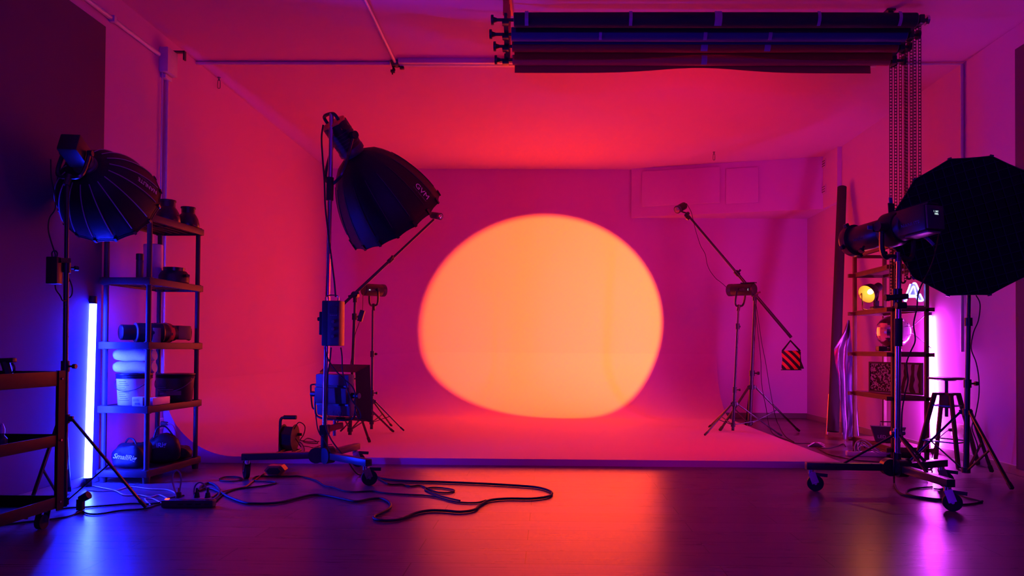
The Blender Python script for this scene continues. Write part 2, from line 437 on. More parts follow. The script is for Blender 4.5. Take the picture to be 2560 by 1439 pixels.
def roller_base(pole_xy, top, casters, name, label, group, hub_z=0.152, r=0.0185, tint=None, sleeve=None, struts=None, beam=(0.05, 0.045)):
    bx, by = pole_xy; t = thing(name, (bx, by, 0), label, 'roller stand', group)
    top = Vector(top); b0 = Vector((bx, by, 0.10)); ax = top - b0
    at = lambda z: b0 + ax * ((z - b0.z) / ax.z)
    part('pole', MB().cyl(at(0.12), at(1.25), r, n=20), M_chrome, t)
    part('pole', MB().cyl(at(1.2), top, r * .84, n=20), M_chrome, t)
    hub = MB().cyl((bx, by, hub_z - .05), (bx, by, hub_z + .05), r * 1.7).cyl((bx, by, hub_z + .05), (bx, by, hub_z + .09), r * 1.3)
    for c in casters:
        d = (Vector((c[0], c[1], 0)) - Vector((bx, by, 0))).normalized(); s = d.cross(Vector((0, 0, 1)))
        q = Vector((bx, by, hub_z)) + d * .05
        hub.cyl(q - s * .032, q + s * .032, .055, n=18)
    part('hub', hub, M_black, t)
    for i, c in enumerate(casters):
        e = Vector((c[0], c[1], hub_z)); d = (e - Vector((bx, by, hub_z))).normalized()
        part('base_leg', MB().bar(Vector((bx, by, hub_z)) + d * .04, e + d * .035, beam[0], beam[1], (0, 0, 1), .004), (tint or mat('beam_steel', (0.035, 0.03, 0.035), 0.3, spec=0.5)), t)
        s = d.cross(Vector((0, 0, 1))); a = c[2] if len(c) > 2 else 0.6
        wd = Vector((math.cos(a), math.sin(a), 0)); ws = wd.cross(Vector((0, 0, 1)))
        wc = Vector((c[0], c[1], .0515)) + wd * .024
        fk = MB().cyl((c[0], c[1], hub_z - .022), (c[0], c[1], hub_z - .05), .02, n=16)
        for sg in (-1, 1): fk.bar(Vector((c[0], c[1], hub_z - .04)) + ws * sg * .02, wc + ws * sg * .02, .044, .004, ws)
        k = part('caster', fk, M_chrome, t)
        part('wheel', MB().cyl(wc - ws * .013, wc + ws * .014, .051, n=24), M_rubber, k)
        part('axle', MB().cyl(wc - ws * .025, wc + ws * .025, .009), M_chrome, k)
        part('brake_lever', MB().bar(wc + wd * .0 + Vector((0, 0, .056)), wc + wd * .075 + Vector((0, 0, .05)), .022, .006, ws), M_black, k)
    if sleeve:
        for z0, z1 in sleeve: part('grip_sleeve', MB().cyl(at(z0), at(z1), r * 1.35, n=18), M_rubber, t)
    if struts:
        zc, frac = struts
        p = at(zc); c = part('strut_collar', MB().cyl(p - Vector((0, 0, .03)), p + Vector((0, 0, .03)), r * 1.45).cyl(p + Vector((-.045, 0, 0)), p + Vector((.045, 0, 0)), .013), M_chrome, t)
        for cs in casters:
            e = Vector((cs[0], cs[1], hub_z + .02)); q = Vector((bx, by, hub_z + .02)).lerp(e, frac)
            part('strut', MB().bar(p, q, .016, .012), M_blackm, t)
    return t, at

def softbox(apex, d, depth, R, r0, N, label, group, up=(0, 0, 1), power=0.6, spin=0.0, piping=M_pipingm, seams=(0.06, 0.86), prw=.0025, inner=None):
    M = frame(d, up, apex) @ Matrix.Rotation(spin, 4, 'Z'); t = thing('softbox', apex, label, 'softbox', group)
    def rad(u): return r0 + (R - r0) * (1 - (1 - u) ** 1.75) ** power
    K = 14; SUB = 4
    def pt(u, a, sag=1.0, off=0.0):
        # a in rib units
        k = math.floor(a); f = a - k; r = rad(u) + off
        a0, a1 = 2 * math.pi * k / N, 2 * math.pi * (k + 1) / N
        p0 = Vector((math.cos(a0), math.sin(a0))); p1 = Vector((math.cos(a1), math.sin(a1)))
        p = p0.lerp(p1, f); p *= r * (1 - 0.006 * math.sin(math.pi * f) * sag * u)
        z = depth * u - (0.012 * depth * math.sin(math.pi * f) * max(0, (u - .8) / .2))
        return Vector((p.x, p.y, z))
    vs = [pt(i / K, j / SUB) for i in range(K + 1) for j in range(N * SUB)]
    n = N * SUB
    fs = [[i * n + j, i * n + (j + 1) % n, (i + 1) * n + (j + 1) % n, (i + 1) * n + j] for i in range(K) for j in range(n)]
    sh = part('fabric_shell', MB(M).add(vs, fs), M_fabric, t, 50)
    mb = MB(M)
    for k in range(N): mb.path([pt(seams[0] + (seams[1] - seams[0]) * i / 8, k, 0, .0015) for i in range(9)], prw, 5, res=2)
    part('seam_piping', mb, piping, t)
    rb = MB(M); K2 = [(0.955, .0015), (1.0, .003)]
    vs = [pt(u, j / SUB, 1, o) for u, o in K2 for j in range(n)]
    rb.add(vs, [[j, (j + 1) % n, n + (j + 1) % n, n + j] for j in range(n)])
    rb.path([pt(1.0, j / SUB) for j in range(n)], prw * 1.6, 6, closed=True, smooth=False)
    part('rim_band', rb, M_fabric, t)
    for k in range(N):
        a = 2 * math.pi * k / N; c = Vector((math.cos(a), math.sin(a), 0)); q = pt(1.0, k)
        part('rib_tip', MB(M).bar(q - Vector((0, 0, depth * .07)) + c * .004, q + Vector((0, 0, .006)) + c * .004, R * .05, R * .022, c), M_black, t)
    df = MB(M); vs = [pt(0.97, j / SUB, 1, -.004) for j in range(n)] + [Vector((0, 0, depth * .93))]
    df.add(vs, [[j, (j + 1) % n, n] for j in range(n)]); part('diffuser', df, inner or M_cloth, t)
    part('speed_ring', MB(M).lathe([(r0 * 1.12, .012), (r0 * 1.12, -.012), (r0 * .75, -.03), (r0 * .6, -.03)], n=32), M_darkgrey, t)
    return t, M, pt

def cob_lamp(front, d, length, r, label, group=None, name='studio_lamp', boxy=False, handle=False, yoke=None, ring=M_darkgrey, fin=True, extra=None, lens=None, up=(0, 0, 1)):
    """lamp body whose front face sits at `front` and shines along d"""
    M = frame(d, up, front); t = thing(name, front, label, 'studio lamp', group)
    if boxy:
        body = MB(M).box((0, 0, -length * .58), (r * 1.9, r * 1.9, length * .84), bev=r * .16)
    else:
        body = MB(M).lathe([(r * .85, -length), (r, -length * .97), (r, -length * .17), (r * .93, -length * .14)], n=28)
    part('body', body, M_black, t)
    part('mount_ring', MB(M).lathe([(r * .98, -length * .17), (r * 1.04, -length * .13), (r * 1.04, -.002), (r * .9, 0)], n=28), ring, t)
    part('front_glass', MB(M).lathe([(r * .8, -.004), (r * .78, .004), (r * .3, .008)], n=24), lens or M_glass, t)
    if fin:
        mb = MB(M)
        for i in range(5):
            z = -length * (.3 + .1 * i)
            if boxy: mb.box((0, 0, z), (r * 1.96, r * 1.4, length * .03)).box((0, 0, z), (r * 1.4, r * 1.96, length * .03))
            else: mb.lathe([(r * .9, z), (r * 1.02, z + .002), (r * 1.02, z + length * .03), (r * .9, z + length * .035)], n=28)
        part('cooling_fins', mb, M_darkgrey, t)
    if handle:
        mb = MB(M).path([(-r * .7, 0, -length * .98), (-r * .7, 0, -length * 1.22), (-r * .4, 0, -length * 1.3), (r * .4, 0, -length * 1.3), (r * .7, 0, -length * 1.22), (r * .7, 0, -length * .98)], r * .13, 8, res=4)
        part('handle', mb, M_black, t)
    if yoke is not None:
        # yoke = world point of the stand top; U bracket from the sides of the lamp down to it
        y = Vector(yoke); c = M @ Vector((0, 0, -length * .5)); ax = (M.to_3x3() @ Vector((1, 0, 0))).normalized()
        dn = (y - c); L = dn.length; dn.normalize()
        a0, a1 = c + ax * r * 1.25, c - ax * r * 1.25
        pts = [a0, a0 + dn * (L * .55), a0 + dn * (L * .8) - ax * r * .3, y - dn * .03, a1 + dn * (L * .8) + ax * r * .3, a1 + dn * (L * .55), a1]
        part('yoke', MB().path(pts, .011, 6, res=5), M_blackm, t)
        part('spigot', MB().cyl(y - dn * .045, y + dn * .02, .016), M_blackm, t)
        for sg in (1, -1): part('tilt_knob', MB().cyl(c + ax * sg * r * 1.1, c + ax * sg * r * 1.55, r * .3, n=10), M_black, t)
    return t, M
def cable(pts, r, label, m=None, res=6, group=None, zmin=0.0):
    t = MB().path(pts, r, 7, res=res, zmin=zmin + r + .0006)
    return single('cable', t, m or M_rubber, label, 'cable', group)
def floor_pts(px, r, z=0.0):
    return [Fl(x, y, z + r) for x, y in px]

TXL = (7.5, .6, -1); TXG = (7.5, .74, 1)
# ------------------------------------------------------------------ tool cart at the left edge
def tool_cart():
    x0, x1, y0, y1 = -2.90, -2.425, 2.75, 3.67
    t = thing('tool_cart', (-2.66, 3.2, 0), 'dark metal three-tray rolling cart cut off by the left edge', 'cart')
    for i, (zr, h) in enumerate(((.772, .072), (.458, .055), (.152, .056))):
        z0 = zr - h
        tr = MB().box(((x0 + x1) / 2, (y0 + y1) / 2, z0 + .004), (x1 - x0, y1 - y0, .006))
        for xx in (x0, x1): tr.box((xx, (y0 + y1) / 2, z0 + h / 2), (.008, y1 - y0, h), bev=.002)
        for yy in (y0, y1): tr.box(((x0 + x1) / 2, yy, z0 + h / 2), (x1 - x0, .008, h), bev=.002)
        part('tray', tr, mat('cart_steel', (0.016, 0.008, 0.009), 0.45, spec=0.18), t)
    for xx in (x0, x1):
        for yy in (y0, y1):
            sx = 1 if xx == x1 else -1; sy = 1 if yy == y1 else -1
            p = MB().box((xx + sx * .006, yy - sy * .018, .43), (.005, .045, .69)).box((xx - sx * .014, yy + sy * .006, .43), (.045, .005, .69))
            po = part('post', p, mat('cart_steel', (0.016, 0.008, 0.009), 0.45, spec=0.18), t)
            for z in (.735, .43, .125): part('bolt', MB().cyl((xx + sx * .004, yy - sy * .018, z), (xx + sx * .013, yy - sy * .018, z), .006, n=8), M_chrome, po)
            cx, cy = xx - sx * .05, yy - sy * .05
            c = part('caster', MB().cyl((cx, cy, .098), (cx, cy, .083), .022).bar((cx + .02, cy, .09), (cx + .02, cy - .015, .034), .004, .03, (1, 0, 0)).bar((cx - .02, cy, .09), (cx - .02, cy - .015, .034), .004, .03, (1, 0, 0)), M_chrome, t)
            part('wheel', MB().cyl((cx - .014, cy - .015, .036), (cx + .014, cy - .015, .036), .035, n=22), M_rubber, c)
    return t
tool_cart()
# pistol-grip tool standing on the cart's top tray, small bottle on the middle tray
g = P(19, 912, 3.45); zt = .71
t = thing('spray_trigger', (g.x, 3.45, zt), 'black pistol-grip sprayer standing on the top tray of the cart', 'sprayer')
part('grip', MB().path([(g.x + .012, 3.45, zt), (g.x + .006, 3.45, zt + .05), (g.x - .012, 3.45, zt + .11)], .019, 8), M_black, t)
part('head', MB().bar((g.x - .045, 3.45, zt + .117), (g.x + .035, 3.45, zt + .12), .022, .03, (0, 1, 0), .006), M_black, t)
part('trigger', MB().path([(g.x + .02, 3.45, zt + .105), (g.x + .034, 3.45, zt + .085), (g.x + .026, 3.45, zt + .06)], .005, 6), M_black, t)
g = P(5, 1085, 3.42); zt = .41
t = thing('small_bottle', (g.x, 3.42, zt), 'small dark dropper bottle on the middle tray of the cart', 'bottle')
part('bottle_body', MB(Matrix.Translation((g.x, 3.42, zt))).lathe([(.02, 0), (.022, .004), (.022, .055), (.01, .07), (.01, .08)], n=18), M_darkgrey, t)
part('bottle_cap', MB(Matrix.Translation((g.x, 3.42, zt))).lathe([(.012, .08), (.012, .1), (.004, .125)], n=14), M_white, t)

# ------------------------------------------------------------------ left softbox on its tripod stand
LSY = 3.98
LST = (P(160, 1250, LSY).x, LSY)
apL = P(214, 414, 4.14); dL = Vector((-.10, .9, -.42)).normalized()
topL = P(168, 455, LSY)
fR = Fl(366, 1273); fL = Vector((-2.92, 4.5, 0)); fB = Vector((LST[0] - .05, 3.75, 0))
light_stand(LST, topL.z, [fR, fL, fB], .016, P(150, 1046, LSY).z, 'black tripod stand holding the large softbox beside the cart', brace_z=.06, knobs=(.44, .74), tip=(topL.x, LSY, topL.z))
sbL, ML, ptL = softbox(apL, dL, .345, .285, .058, 16, 'large black softbox with pale seams and white lettering at upper left', 'softboxes on studio stands', spin=0.1, prw=.0032)
def softbox_text(t, Mx, pt, body, a, u, size, m, sgn=1, name='lettering', dy=0.0):
    """lettering laid on one fabric panel: a = panel coordinate in rib units, u = distance from apex"""
    c = pt(u, a); e = 1e-2
    tu = (pt(u + e, a) - pt(u - e, a)).normalized(); ta = (pt(u, a + .02) - pt(u, a - .02)).normalized()
    nrm = ta.cross(tu).normalized()
    if nrm.dot(Vector((c.x, c.y, 0))) < 0: nrm = -nrm
    x = tu * sgn; y = nrm.cross(x)
    L = Matrix((x, y, nrm)).transposed().to_4x4(); L.translation = c + nrm * .008 - y * dy
    part(name, text_mb(body, size, Mx @ L, .0004), m, t, False)
cob_lamp(apL - dL * .015, dL, .19, .055, 'boxy black lamp on the back of the upper left softbox', 'lamps on studio stands', boxy=True, yoke=topL, fin=False)
g = P(136, 676, 3.93)
t = thing('power_adapter', g, 'black power adapter hanging on the stand of the upper left softbox', 'power adapter', 'power adapters hung on stands')
part('case', MB().box(g, (.062, .05, .145), bev=.006), M_black, t)
part('hanger', MB().path([g + Vector((-.012, 0, .07)), g + Vector((-.014, 0, .095)), g + Vector((0, 0, .107)), g + Vector((.014, 0, .095)), g + Vector((.012, 0, .07))], .004, 6), M_rubber, t)
part('clip', MB().bar(g + Vector((.025, .0, .055)), (LST[0] + .005, LSY, g.z + .06), .03, .025), M_blackm, t)
cable([P(x, y, 3.92) for x, y in ((127, 398), (128, 440), (134, 470), (139, 505), (137, 525), (124, 545), (121, 575), (130, 610), (138, 635), (137, 643))], .0035, 'thin cable dropping from the upper left lamp to its adapter')
cable([P(x, y, 3.92) for x, y in ((138, 712), (140, 724), (150, 738), (158, 752))] + [P(x, y, 4.02) for x, y in ((172, 745), (180, 735), (180, 715), (170, 690))], .0035, 'loop of cable below the adapter at upper left')
g = PXX(127, 775, XL + .03)
# ------------------------------------------------------------------ plastic rack by the left wall
RKA = math.radians(-3.5)
def RK(x, y, z=0):       # local rack coords: x across (0..0.32), y deep (0..0.6)
    c, s = math.cos(RKA), math.sin(RKA); o = P(365, 1210, 4.84)
    return Vector((o.x + x * c - y * s, 4.84 + x * s + y * c, z))
def storage_rack():
    t = thing('storage_rack', RK(-.15, .3), 'dark five-shelf plastic rack along the left wall', 'rack')
    levels = (.085, .505, .925, 1.35, 1.77); W, D = .295, .60
    R3 = Matrix.Rotation(RKA, 3, 'Z')
    for z in levels:
        mb = MB()
        mb.box(RK(-W / 2, D / 2, z - .008), (W + .05, D + .05, .012), R3)
        for xx in (-W - .02, .02): mb.box(RK(xx, D / 2, z - .022), (.012, D + .07, .046), R3, .004)
        for yy in (-.03, D + .03): mb.box(RK(-W / 2, yy, z - .022), (W + .05, .012, .046), R3, .004)
        for k in range(5): mb.box(RK(-W + W * (k + .5) / 5, D / 2, z - .024), (.012, D, .02), R3)
        mb.box(RK(-W / 2, D / 2, z - .024), (W, .012, .02), R3)
        for xx in (0, -W):
            for yy in (0, D): mb.cyl(RK(xx, yy, z - .048), RK(xx, yy, z + .004), .026, n=18)
        part('shelf', mb, M_shelf, t)
    for xx in (0, -W):
        for yy in (0, D):
            for a, b in zip(levels[:-1], levels[1:]):
                part('post', MB().cyl(RK(xx, yy, a), RK(xx, yy, b - .04), .0165, n=20), M_shelf, t)
            part('foot', MB().cyl(RK(xx, yy, 0), RK(xx, yy, .042), .021, .025, n=18), M_shelf, t)
    return t
storage_rack()
# reflectors on the top shelf
def bowl_reflector(loc, label):
    t = thing('bowl_reflector', loc, label, 'reflector', 'bowl reflectors on the rack top')
    Mx = Matrix.Translation(Vector(loc))
    part('bowl', MB(Mx).lathe([(.083, 0), (.085, .004), (.083, .03), (.074, .065), (.06, .092), (.05, .105)], n=32), M_blackm, t)
    part('neck', MB(Mx).lathe([(.05, .103), (.05, .145)], n=28), M_blackm, t)
    part('lip', MB(Mx).lathe([(.055, .143), (.056, .147), (.055, .154), (.045, .155)], n=28), M_blackm, t)
    return t
r0 = bowl_reflector(RK(-.06, .30, 1.77), 'black bowl reflector standing mouth down, middle and tallest on the rack top')
copy_tree(r0, RK(-.035, .52, 1.77), 'black bowl reflector at the wall-far right end of the rack top').scale = (.92, .92, .95)
copy_tree(r0, RK(-.205, .40, 1.77), 'black bowl reflector half hidden behind the other two on the rack top').scale = (.8, .8, .9)
# fourth shelf
g = RK(-.13, .1, 1.35); Mx = Matrix.Translation(g)
t = thing('flask', g, 'slim black flask standing on the second shelf from the top', 'flask')
part('flask_body', MB(Mx).lathe([(.021, 0), (.023, .004), (.023, .125), (.02, .13)], n=24), M_darkgrey, t)
part('flask_cap', MB(Mx).lathe([(.024, .13), (.024, .17), (.02, .173)], n=24), M_black, t)
g = RK(-.065, .40, 1.35); Mx = Matrix.Translation(g)
t = thing('lens_adapter', g, 'squat round black mount adapter on the second shelf from the top', 'adapter')
part('barrel', MB(Mx).lathe([(.095, 0), (.1, .006), (.1, .05), (.088, .075), (.08, .085)], n=36), M_black, t)
part('flange', MB(Mx).lathe([(.07, .085), (.072, .11), (.05, .113)], n=32), M_blackm, t)
part('lock_lever', MB().bar(g + Vector((.09, -.03, .05)), g + Vector((.125, -.05, .05)), .03, .02, bev=.004), M_black, t)
g = RK(-.21, .38, 1.35); Mx = Matrix.Translation(g)
t = thing('paper_roll', g, 'wide white paper roll standing on end on the second shelf from the top', 'paper roll')
part('roll', MB(Mx).lathe([(.062, 0), (.064, .003), (.064, .27), (.06, .274)], n=36), M_white, t)
part('core', MB(Mx).lathe([(.022, .27), (.022, .277)], n=24), M_card, t)
# third shelf: two lamps lying end to end
zs = .925
def lying_lamp(x, y, ang, parts, name, label, cat):
    o = RK(x, y, zs); d = Matrix.Rotation(ang, 3, 'Z') @ Vector((1, 0, 0)); rmax = max(r for p in parts for r, _ in p[1])
    M = frame(d, (0, 0, 1), o + Vector((0, 0, rmax))); t = thing(name, o, label, cat, None)
    for nm, prof, m in parts: part(nm, MB(M).lathe(prof, n=30), m, t)
    return t, M, rmax
t, M, rm = lying_lamp(-.235, .06, math.radians(46), [('lens_barrel', [(.047, 0), (.052, .006), (.052, .085), (.05, .09)], M_black), ('trim_ring', [(.06, .088), (.067, .092), (.067, .1), (.06, .104)], M_greym), ('projector_body', [(.062, .103), (.066, .112), (.066, .26), (.058, .27)], M_black)], 'projection_attachment', 'long black projection lens lying on the middle shelf of the rack', 'lens')
part('rest', MB(M).box((0, .056, .18), (.05, .02, .03)), M_black, t)
t, M, rm = lying_lamp(-.10, .215, math.radians(72), [('reflector', [(.04, 0), (.068, .01), (.068, .085), (.06, .09)], M_black), ('lamp_neck', [(.052, .128), (.056, .132), (.056, .17), (.05, .175)], M_black)], 'studio_lamp', 'small black lamp with an orange spotted band lying on the middle shelf of the rack', 'studio lamp')
part('spotted_band', MB(M).lathe([(.066, .088), (.071, .092), (.071, .125), (.062, .13)], n=30), M_orangef, t)
bd = MB(M)
for k in range(14):
    a = k * .8; bd.cyl((.0705 * math.cos(a), .0705 * math.sin(a), .098 + .02 * (k % 2)), (.0725 * math.cos(a), .0725 * math.sin(a), .098 + .02 * (k % 2)), .006, n=8)
part('band_spots', bd, M_black, t)
part('housing', MB(M).box((0, .005, .235), (.1, .1, .12), bev=.01), M_darkgrey, t)
part('carry_handle', MB(M).path([(0, -.04, .295), (0, -.042, .335), (0, .035, .34), (0, .045, .295)], .005, 6, res=3), M_black, t)
t = single('brown_carton', MB().box(RK(-.062, .19, zs + .05), (.05, .04, .1), Matrix.Rotation(.7, 3, 'Z'), .003), M_card, 'small brown carton behind the front post on the middle shelf', 'box')
# second shelf
zs2 = .505
def bucket(loc, r, h, m, label, lidm=None, group='buckets on the rack', lab=None):
    t = thing('bucket', loc, label, 'bucket', group); Mx = Matrix.Translation(Vector(loc))
    part('bucket_body', MB(Mx).lathe([(r * .88, 0), (r * .9, .004), (r, h * .86), (r * 1.0, h * .87)], n=40), m, t)
    part('rim', MB(Mx).lathe([(r * 1.0, h * .84), (r * 1.05, h * .86), (r * 1.0, h * .89), (r * 1.05, h * .92), (r * 1.0, h * .945), (r * 1.05, h * .97), (r * 1.04, h), (r * .6, h * 1.0)], n=40), lidm or m, t)
    pts = [(r * 1.06 * math.cos(a), r * 1.06 * math.sin(a) * 1.0, h * .86 - r * .95 * math.sin(a * 1.0) * .9) for a in [math.pi * -1 + math.pi * 1 * k / 10 for k in range(11)]]
    pts = [Vector(loc) + Vector((x, y, h * .86 - abs(y) * .75)) for x, y, _ in pts]
    part('bail_handle', MB().path(pts, .003, 6, res=3), M_greym, t)
    return t
bw = bucket(RK(-.165, .115, zs2), .108, .21, M_white, 'white paint bucket with a dark ribbed lid on the rack', M_black)
lb = MB(); o = RK(-.165, .115, zs2)
for k in range(11):
    z = .035 + k * .0125; a0 = -2.15 + .05 * ((k * 7) % 4); a1 = -1.35 - .09 * ((k * 5) % 4)
    pts = []
    for i in range(7):
        a = a0 + (a1 - a0) * i / 6; rr = .108 * (.9 + .1 * z / .18) + .0012; pts.append(o + Vector((rr * math.cos(a), rr * math.sin(a), z)))
    lb.path(pts, .0012, 4, smooth=False)
part('printed_lines', lb, M_printdim, bw)
bb = bucket(RK(-.075, .455, zs2), .125, .20, M_black, 'black paint bucket with a wire handle at the far end of the rack', M_black)
o = RK(-.075, .455, zs2)
lb = MB()
for a, z, w, h in ((-2.0, .1, .09, .006), (-1.75, .085, .13, .008), (-1.95, .045, .03, .022), (-1.7, .045, .03, .022), (-1.2, .05, .1, .03), (-1.9, .02, .13, .012)):
    n = 6
    def fn(u, v, a=a, z=z, w=w, h=h):
        rr = .125 * (.9 + .1 * (z + h * v) / .17) + .0015; an = a + (u - .5) * w / .12; return o + Vector((rr * math.cos(an), rr * math.sin(an), z + h * v))
    lb.grid(6, 1, fn)
part('printed_label', lb, M_printdim, bb)
def towel_pack(loc, label, wrap):
    t = thing('towel_pack', loc, label, 'towels', 'white rolls stacked on the bucket'); R3 = RKA
    for k in range(2):
        p = Vector(loc) + Vector((0, -.045 + .085 * k, .04)); mb = MB()
        mb.path([p + Vector((-.12 + .037 * i, 0, .003 * math.sin(i * 2 + k))) for i in range(7)], .041, 16, res=2, rs=[.03, .036, .039] + [.0415] * 8 + [.039, .036, .03])
        part('towel_roll', mb, M_towel, t)
    return t
zb = zs2 + .212
towel_pack(RK(-.155, .12, zb), 'white rolls packed directly on the lid of the white bucket', False)
towel_pack(RK(-.155, .12, zb + .0815), 'white rolls in the upper pack just under the middle shelf', True)
random.seed(3)
mbp = MB(); o = RK(-.155, .12, zb + .163)
def film(u, v):
    x = -.125 + .25 * u; y = -.1 + .2 * v
    return o + Vector((x, y, .004 + .034 * math.sin(math.pi * u) * (.4 + .6 * abs(math.sin(7 * u + 3 * v))) * (1 - .5 * v)))
mbp.grid(22, 12, film, .001)
m_film = mat('clear_film', (0.8, 0.8, 0.85), 0.12); m_film.node_tree.nodes['Principled BSDF'].inputs['Transmission Weight'].default_value = .75
single('plastic_bag', mbp, m_film, 'crumpled clear plastic film lying on the upper towel rolls', 'plastic film', None, 60)
t = thing('small_carton', RK(-.03, .055, zs2), 'small pale carton with printing at the front of the bucket shelf', 'box')
part('carton', MB().box(RK(-.058, .01, zs2 + .03), (.075, .05, .06), Matrix.Rotation(-.1, 3, 'Z'), .002), M_label, t)
part('carton_print', MB().box(RK(-.068, -.0165, zs2 + .036), (.04, .002, .004), Matrix.Rotation(-.1, 3, 'Z')).box(RK(-.07, -.0165, zs2 + .046), (.034, .002, .003), Matrix.Rotation(-.1, 3, 'Z')).box(RK(-.06, -.0165, zs2 + .016), (.03, .002, .014), Matrix.Rotation(-.1, 3, 'Z')), M_printdim, t)
t = thing('white_carton', RK(.0, .2, zs2), 'pink-lit white carton lying along the edge of the bucket shelf', 'box')
part('carton', MB().box(RK(-.012, .145, zs2 + .026), (.045, .2, .05), Matrix.Rotation(RKA, 3, 'Z'), .002), M_white, t)
part('carton_flap', MB().box(RK(-.012, .246, zs2 + .026), (.04, .004, .046), Matrix.Rotation(RKA, 3, 'Z')), M_orange, t)
# bottom shelf: three soft bags
def soft_bag(c, size, rot, label, seed, lump=.25, strap=None, text=None, tsize=.05, textm=None, tilt=0.0):
    rnd = random.Random(seed); ph = [rnd.uniform(0, 6.28) for _ in range(6)]
    t = thing('equipment_bag', c, label, 'bag', 'soft bags on the bottom shelf'); R = Matrix.Rotation(rot, 4, 'Z') @ Matrix.Rotation(tilt, 4, 'Y'); T = Matrix.Translation(Vector(c)) @ R
    sx, sy, sz = size
    mb = MB(T); nu, nv = 30, 18; vs = []
    def sq(x, p): return math.copysign(abs(x) ** p, x)
    for i in range(nv + 1):
        b = -math.pi / 2 + math.pi * i / nv
        for k in range(nu):
            a = 2 * math.pi * k / nu
            x = sq(math.cos(b), .5) * sq(math.cos(a), .6); y = sq(math.cos(b), .5) * sq(math.sin(a), .6); z = sq(math.sin(b), .7)
            f = 1 + lump * .35 * (math.sin(3 * a + ph[0] + 2 * z) * .4 + math.sin(5 * x + ph[1]) * .3 + math.sin(7 * y + 4 * z + ph[2]) * .3)
            zz = (z * .5 + .5) * sz * (f if z > 0 else 1) * (1 - .25 * max(0, x * math.sin(ph[3])))
            vs.append((x * sx * .5 * f, y * sy * .5 * f, zz))
    fs = [[i * nu + k, i * nu + (k + 1) % nu, (i + 1) * nu + (k + 1) % nu, (i + 1) * nu + k] for i in range(nv) for k in range(nu)]
    mb.add(vs, fs); part('bag_body', mb, M_fabric, t, 70)
    if strap:
        part('strap', MB(T).path([Vector(p) for p in strap], .006, 6), M_fabric, t)
    if text:
        body, pos, nrm, xdir = text
        n = Vector(nrm).normalized(); x = Vector(xdir); x = (x - n * x.dot(n)).normalized(); y = n.cross(x)
        L = Matrix((x, y, n)).transposed().to_4x4(); L.translation = Vector(pos)
        part('lettering', text_mb(body, tsize, L, .0005, shear=.2, bold=.0008), textm or M_print, t, False)
    return t
zb1 = .087
soft_bag(RK(-.16, .10, zb1), (.22, .18, .16), RKA, 'dark bag with white lettering lying at the front of the bottom shelf', 5, .4, [(-.07, .02, .15), (-.03, 0, .19), (.02, -.02, .185), (.05, -.03, .14)], ('SmallRig', RK(-.148, -.004, zb1 + .08), (0, -1, .25), (1, 0, -.12)), .046)
soft_bag(RK(-.08, .305, zb1), (.22, .22, .19), .5, 'dark slumped bag with a carry loop in the middle of the bottom shelf', 9, .45, [(-.05, .0, .175), (-.03, 0, .24), (.02, 0, .25), (.07, 0, .185)], ('SmallRig', RK(-.062, .18, zb1 + .13), (.3, -1, .15), (1, .35, .15)), .045, M_printdim)
soft_bag(RK(-.085, .48, zb1), (.22, .19, .10), .2, 'flat black bag with faint lettering at the far end of the bottom shelf', 12, .3, None, ('NANLITE', RK(-.07, .45, zb1 + .08), (.05, -.3, 1), (.55, .5, .05)), .035, M_printdim)
# wall outlet with white plug behind the rack
g = PXX(402, 1058, XL + .006)
t = thing('wall_outlet', g, 'small outlet with a plug low on the left wall behind the rack', 'outlet', 'wall outlets')
part('cover_plate', MB().box(g, (.012, .085, .085), bev=.003), M_white, t)
part('plug', MB().cyl(g + Vector((.006, 0, 0)), g + Vector((.05, 0, 0)), .02, .014), M_darkgrey, t)
part('plug_cord', MB().path([g + Vector((.05, 0, 0)), g + Vector((.09, 0, -.01)), g + Vector((.11, .03, -.08)), g + Vector((.08, .05, -.16)), g + Vector((.04, .0, -.2))], .0035, 6), M_pipe, t)
# ------------------------------------------------------------------ conduits, trunking, junction box
def conduit(pts, r, label, group='surface conduits', sm=False): return single('conduit', MB().path(pts, r, 10, smooth=sm), M_pipe, label, 'conduit', group)
zc = P(400, 152, 5.68).z
conduit([(XL + .018, -1.5, zc), (XL + .018, 5.55, zc)], .016, 'grey conduit running along the top of the left wall')
conduit([(XL + .016, 5.68, zc - .12), (XL + .016, 5.68, .55)], .013, 'grey conduit dropping down the left wall behind the rack')
conduit([(XL + .016, 5.61, zc - .12), (XL + .016, 5.61, .8)], .006, 'thin grey cable line beside the dropping conduit on the left wall')
t = thing('junction_box', (XL, 5.66, zc - .1), 'grey junction box where the left wall conduits meet', 'junction box')
part('box', MB().box((XL + .035, 5.66, zc - .02), (.07, .15, .19), bev=.008), M_pipe, t)
part('conduit_clip', MB().box((XL + .02, 5.66, zc - .14), (.04, .1, .03), bev=.004), M_pipe, t)
part('hook', MB().box((XL + .075, 5.72, zc + .085), (.12, .03, .012)).box((XL + .13, 5.72, zc + .055), (.012, .03, .07)), M_darkgrey, t)
for k, y in enumerate((3.0, 4.95)):
    g = (XL + .02, y, zc); single('conduit_clip', MB().box(g, (.042, .03, .045), bev=.004), M_pipe, 'small clip on the left wall conduit ' + ('close to the camera side' if k == 0 else 'close to the brown field corner'), 'clip', 'conduit clips')
yC = 6.18
conduit([(XL, yC, HC - .016), (P(975, 145, yC).x, yC, HC - .016)], .015, 'grey conduit across the ceiling from the left wall to the hanging wires')
conduit([(P(990, 145, yC).x, yC - .03, HC - .016), (P(930, 0, 4.95).x, 1.5, HC - .016)], .013, 'grey conduit running along the ceiling toward the camera')
conduit([(P(2190, 146, yC).x, yC, HC - .016), (XR - .016, yC, HC - .016), (XR - .016, yC, .9)], .014, 'grey conduit crossing the ceiling and dropping down the right wall')
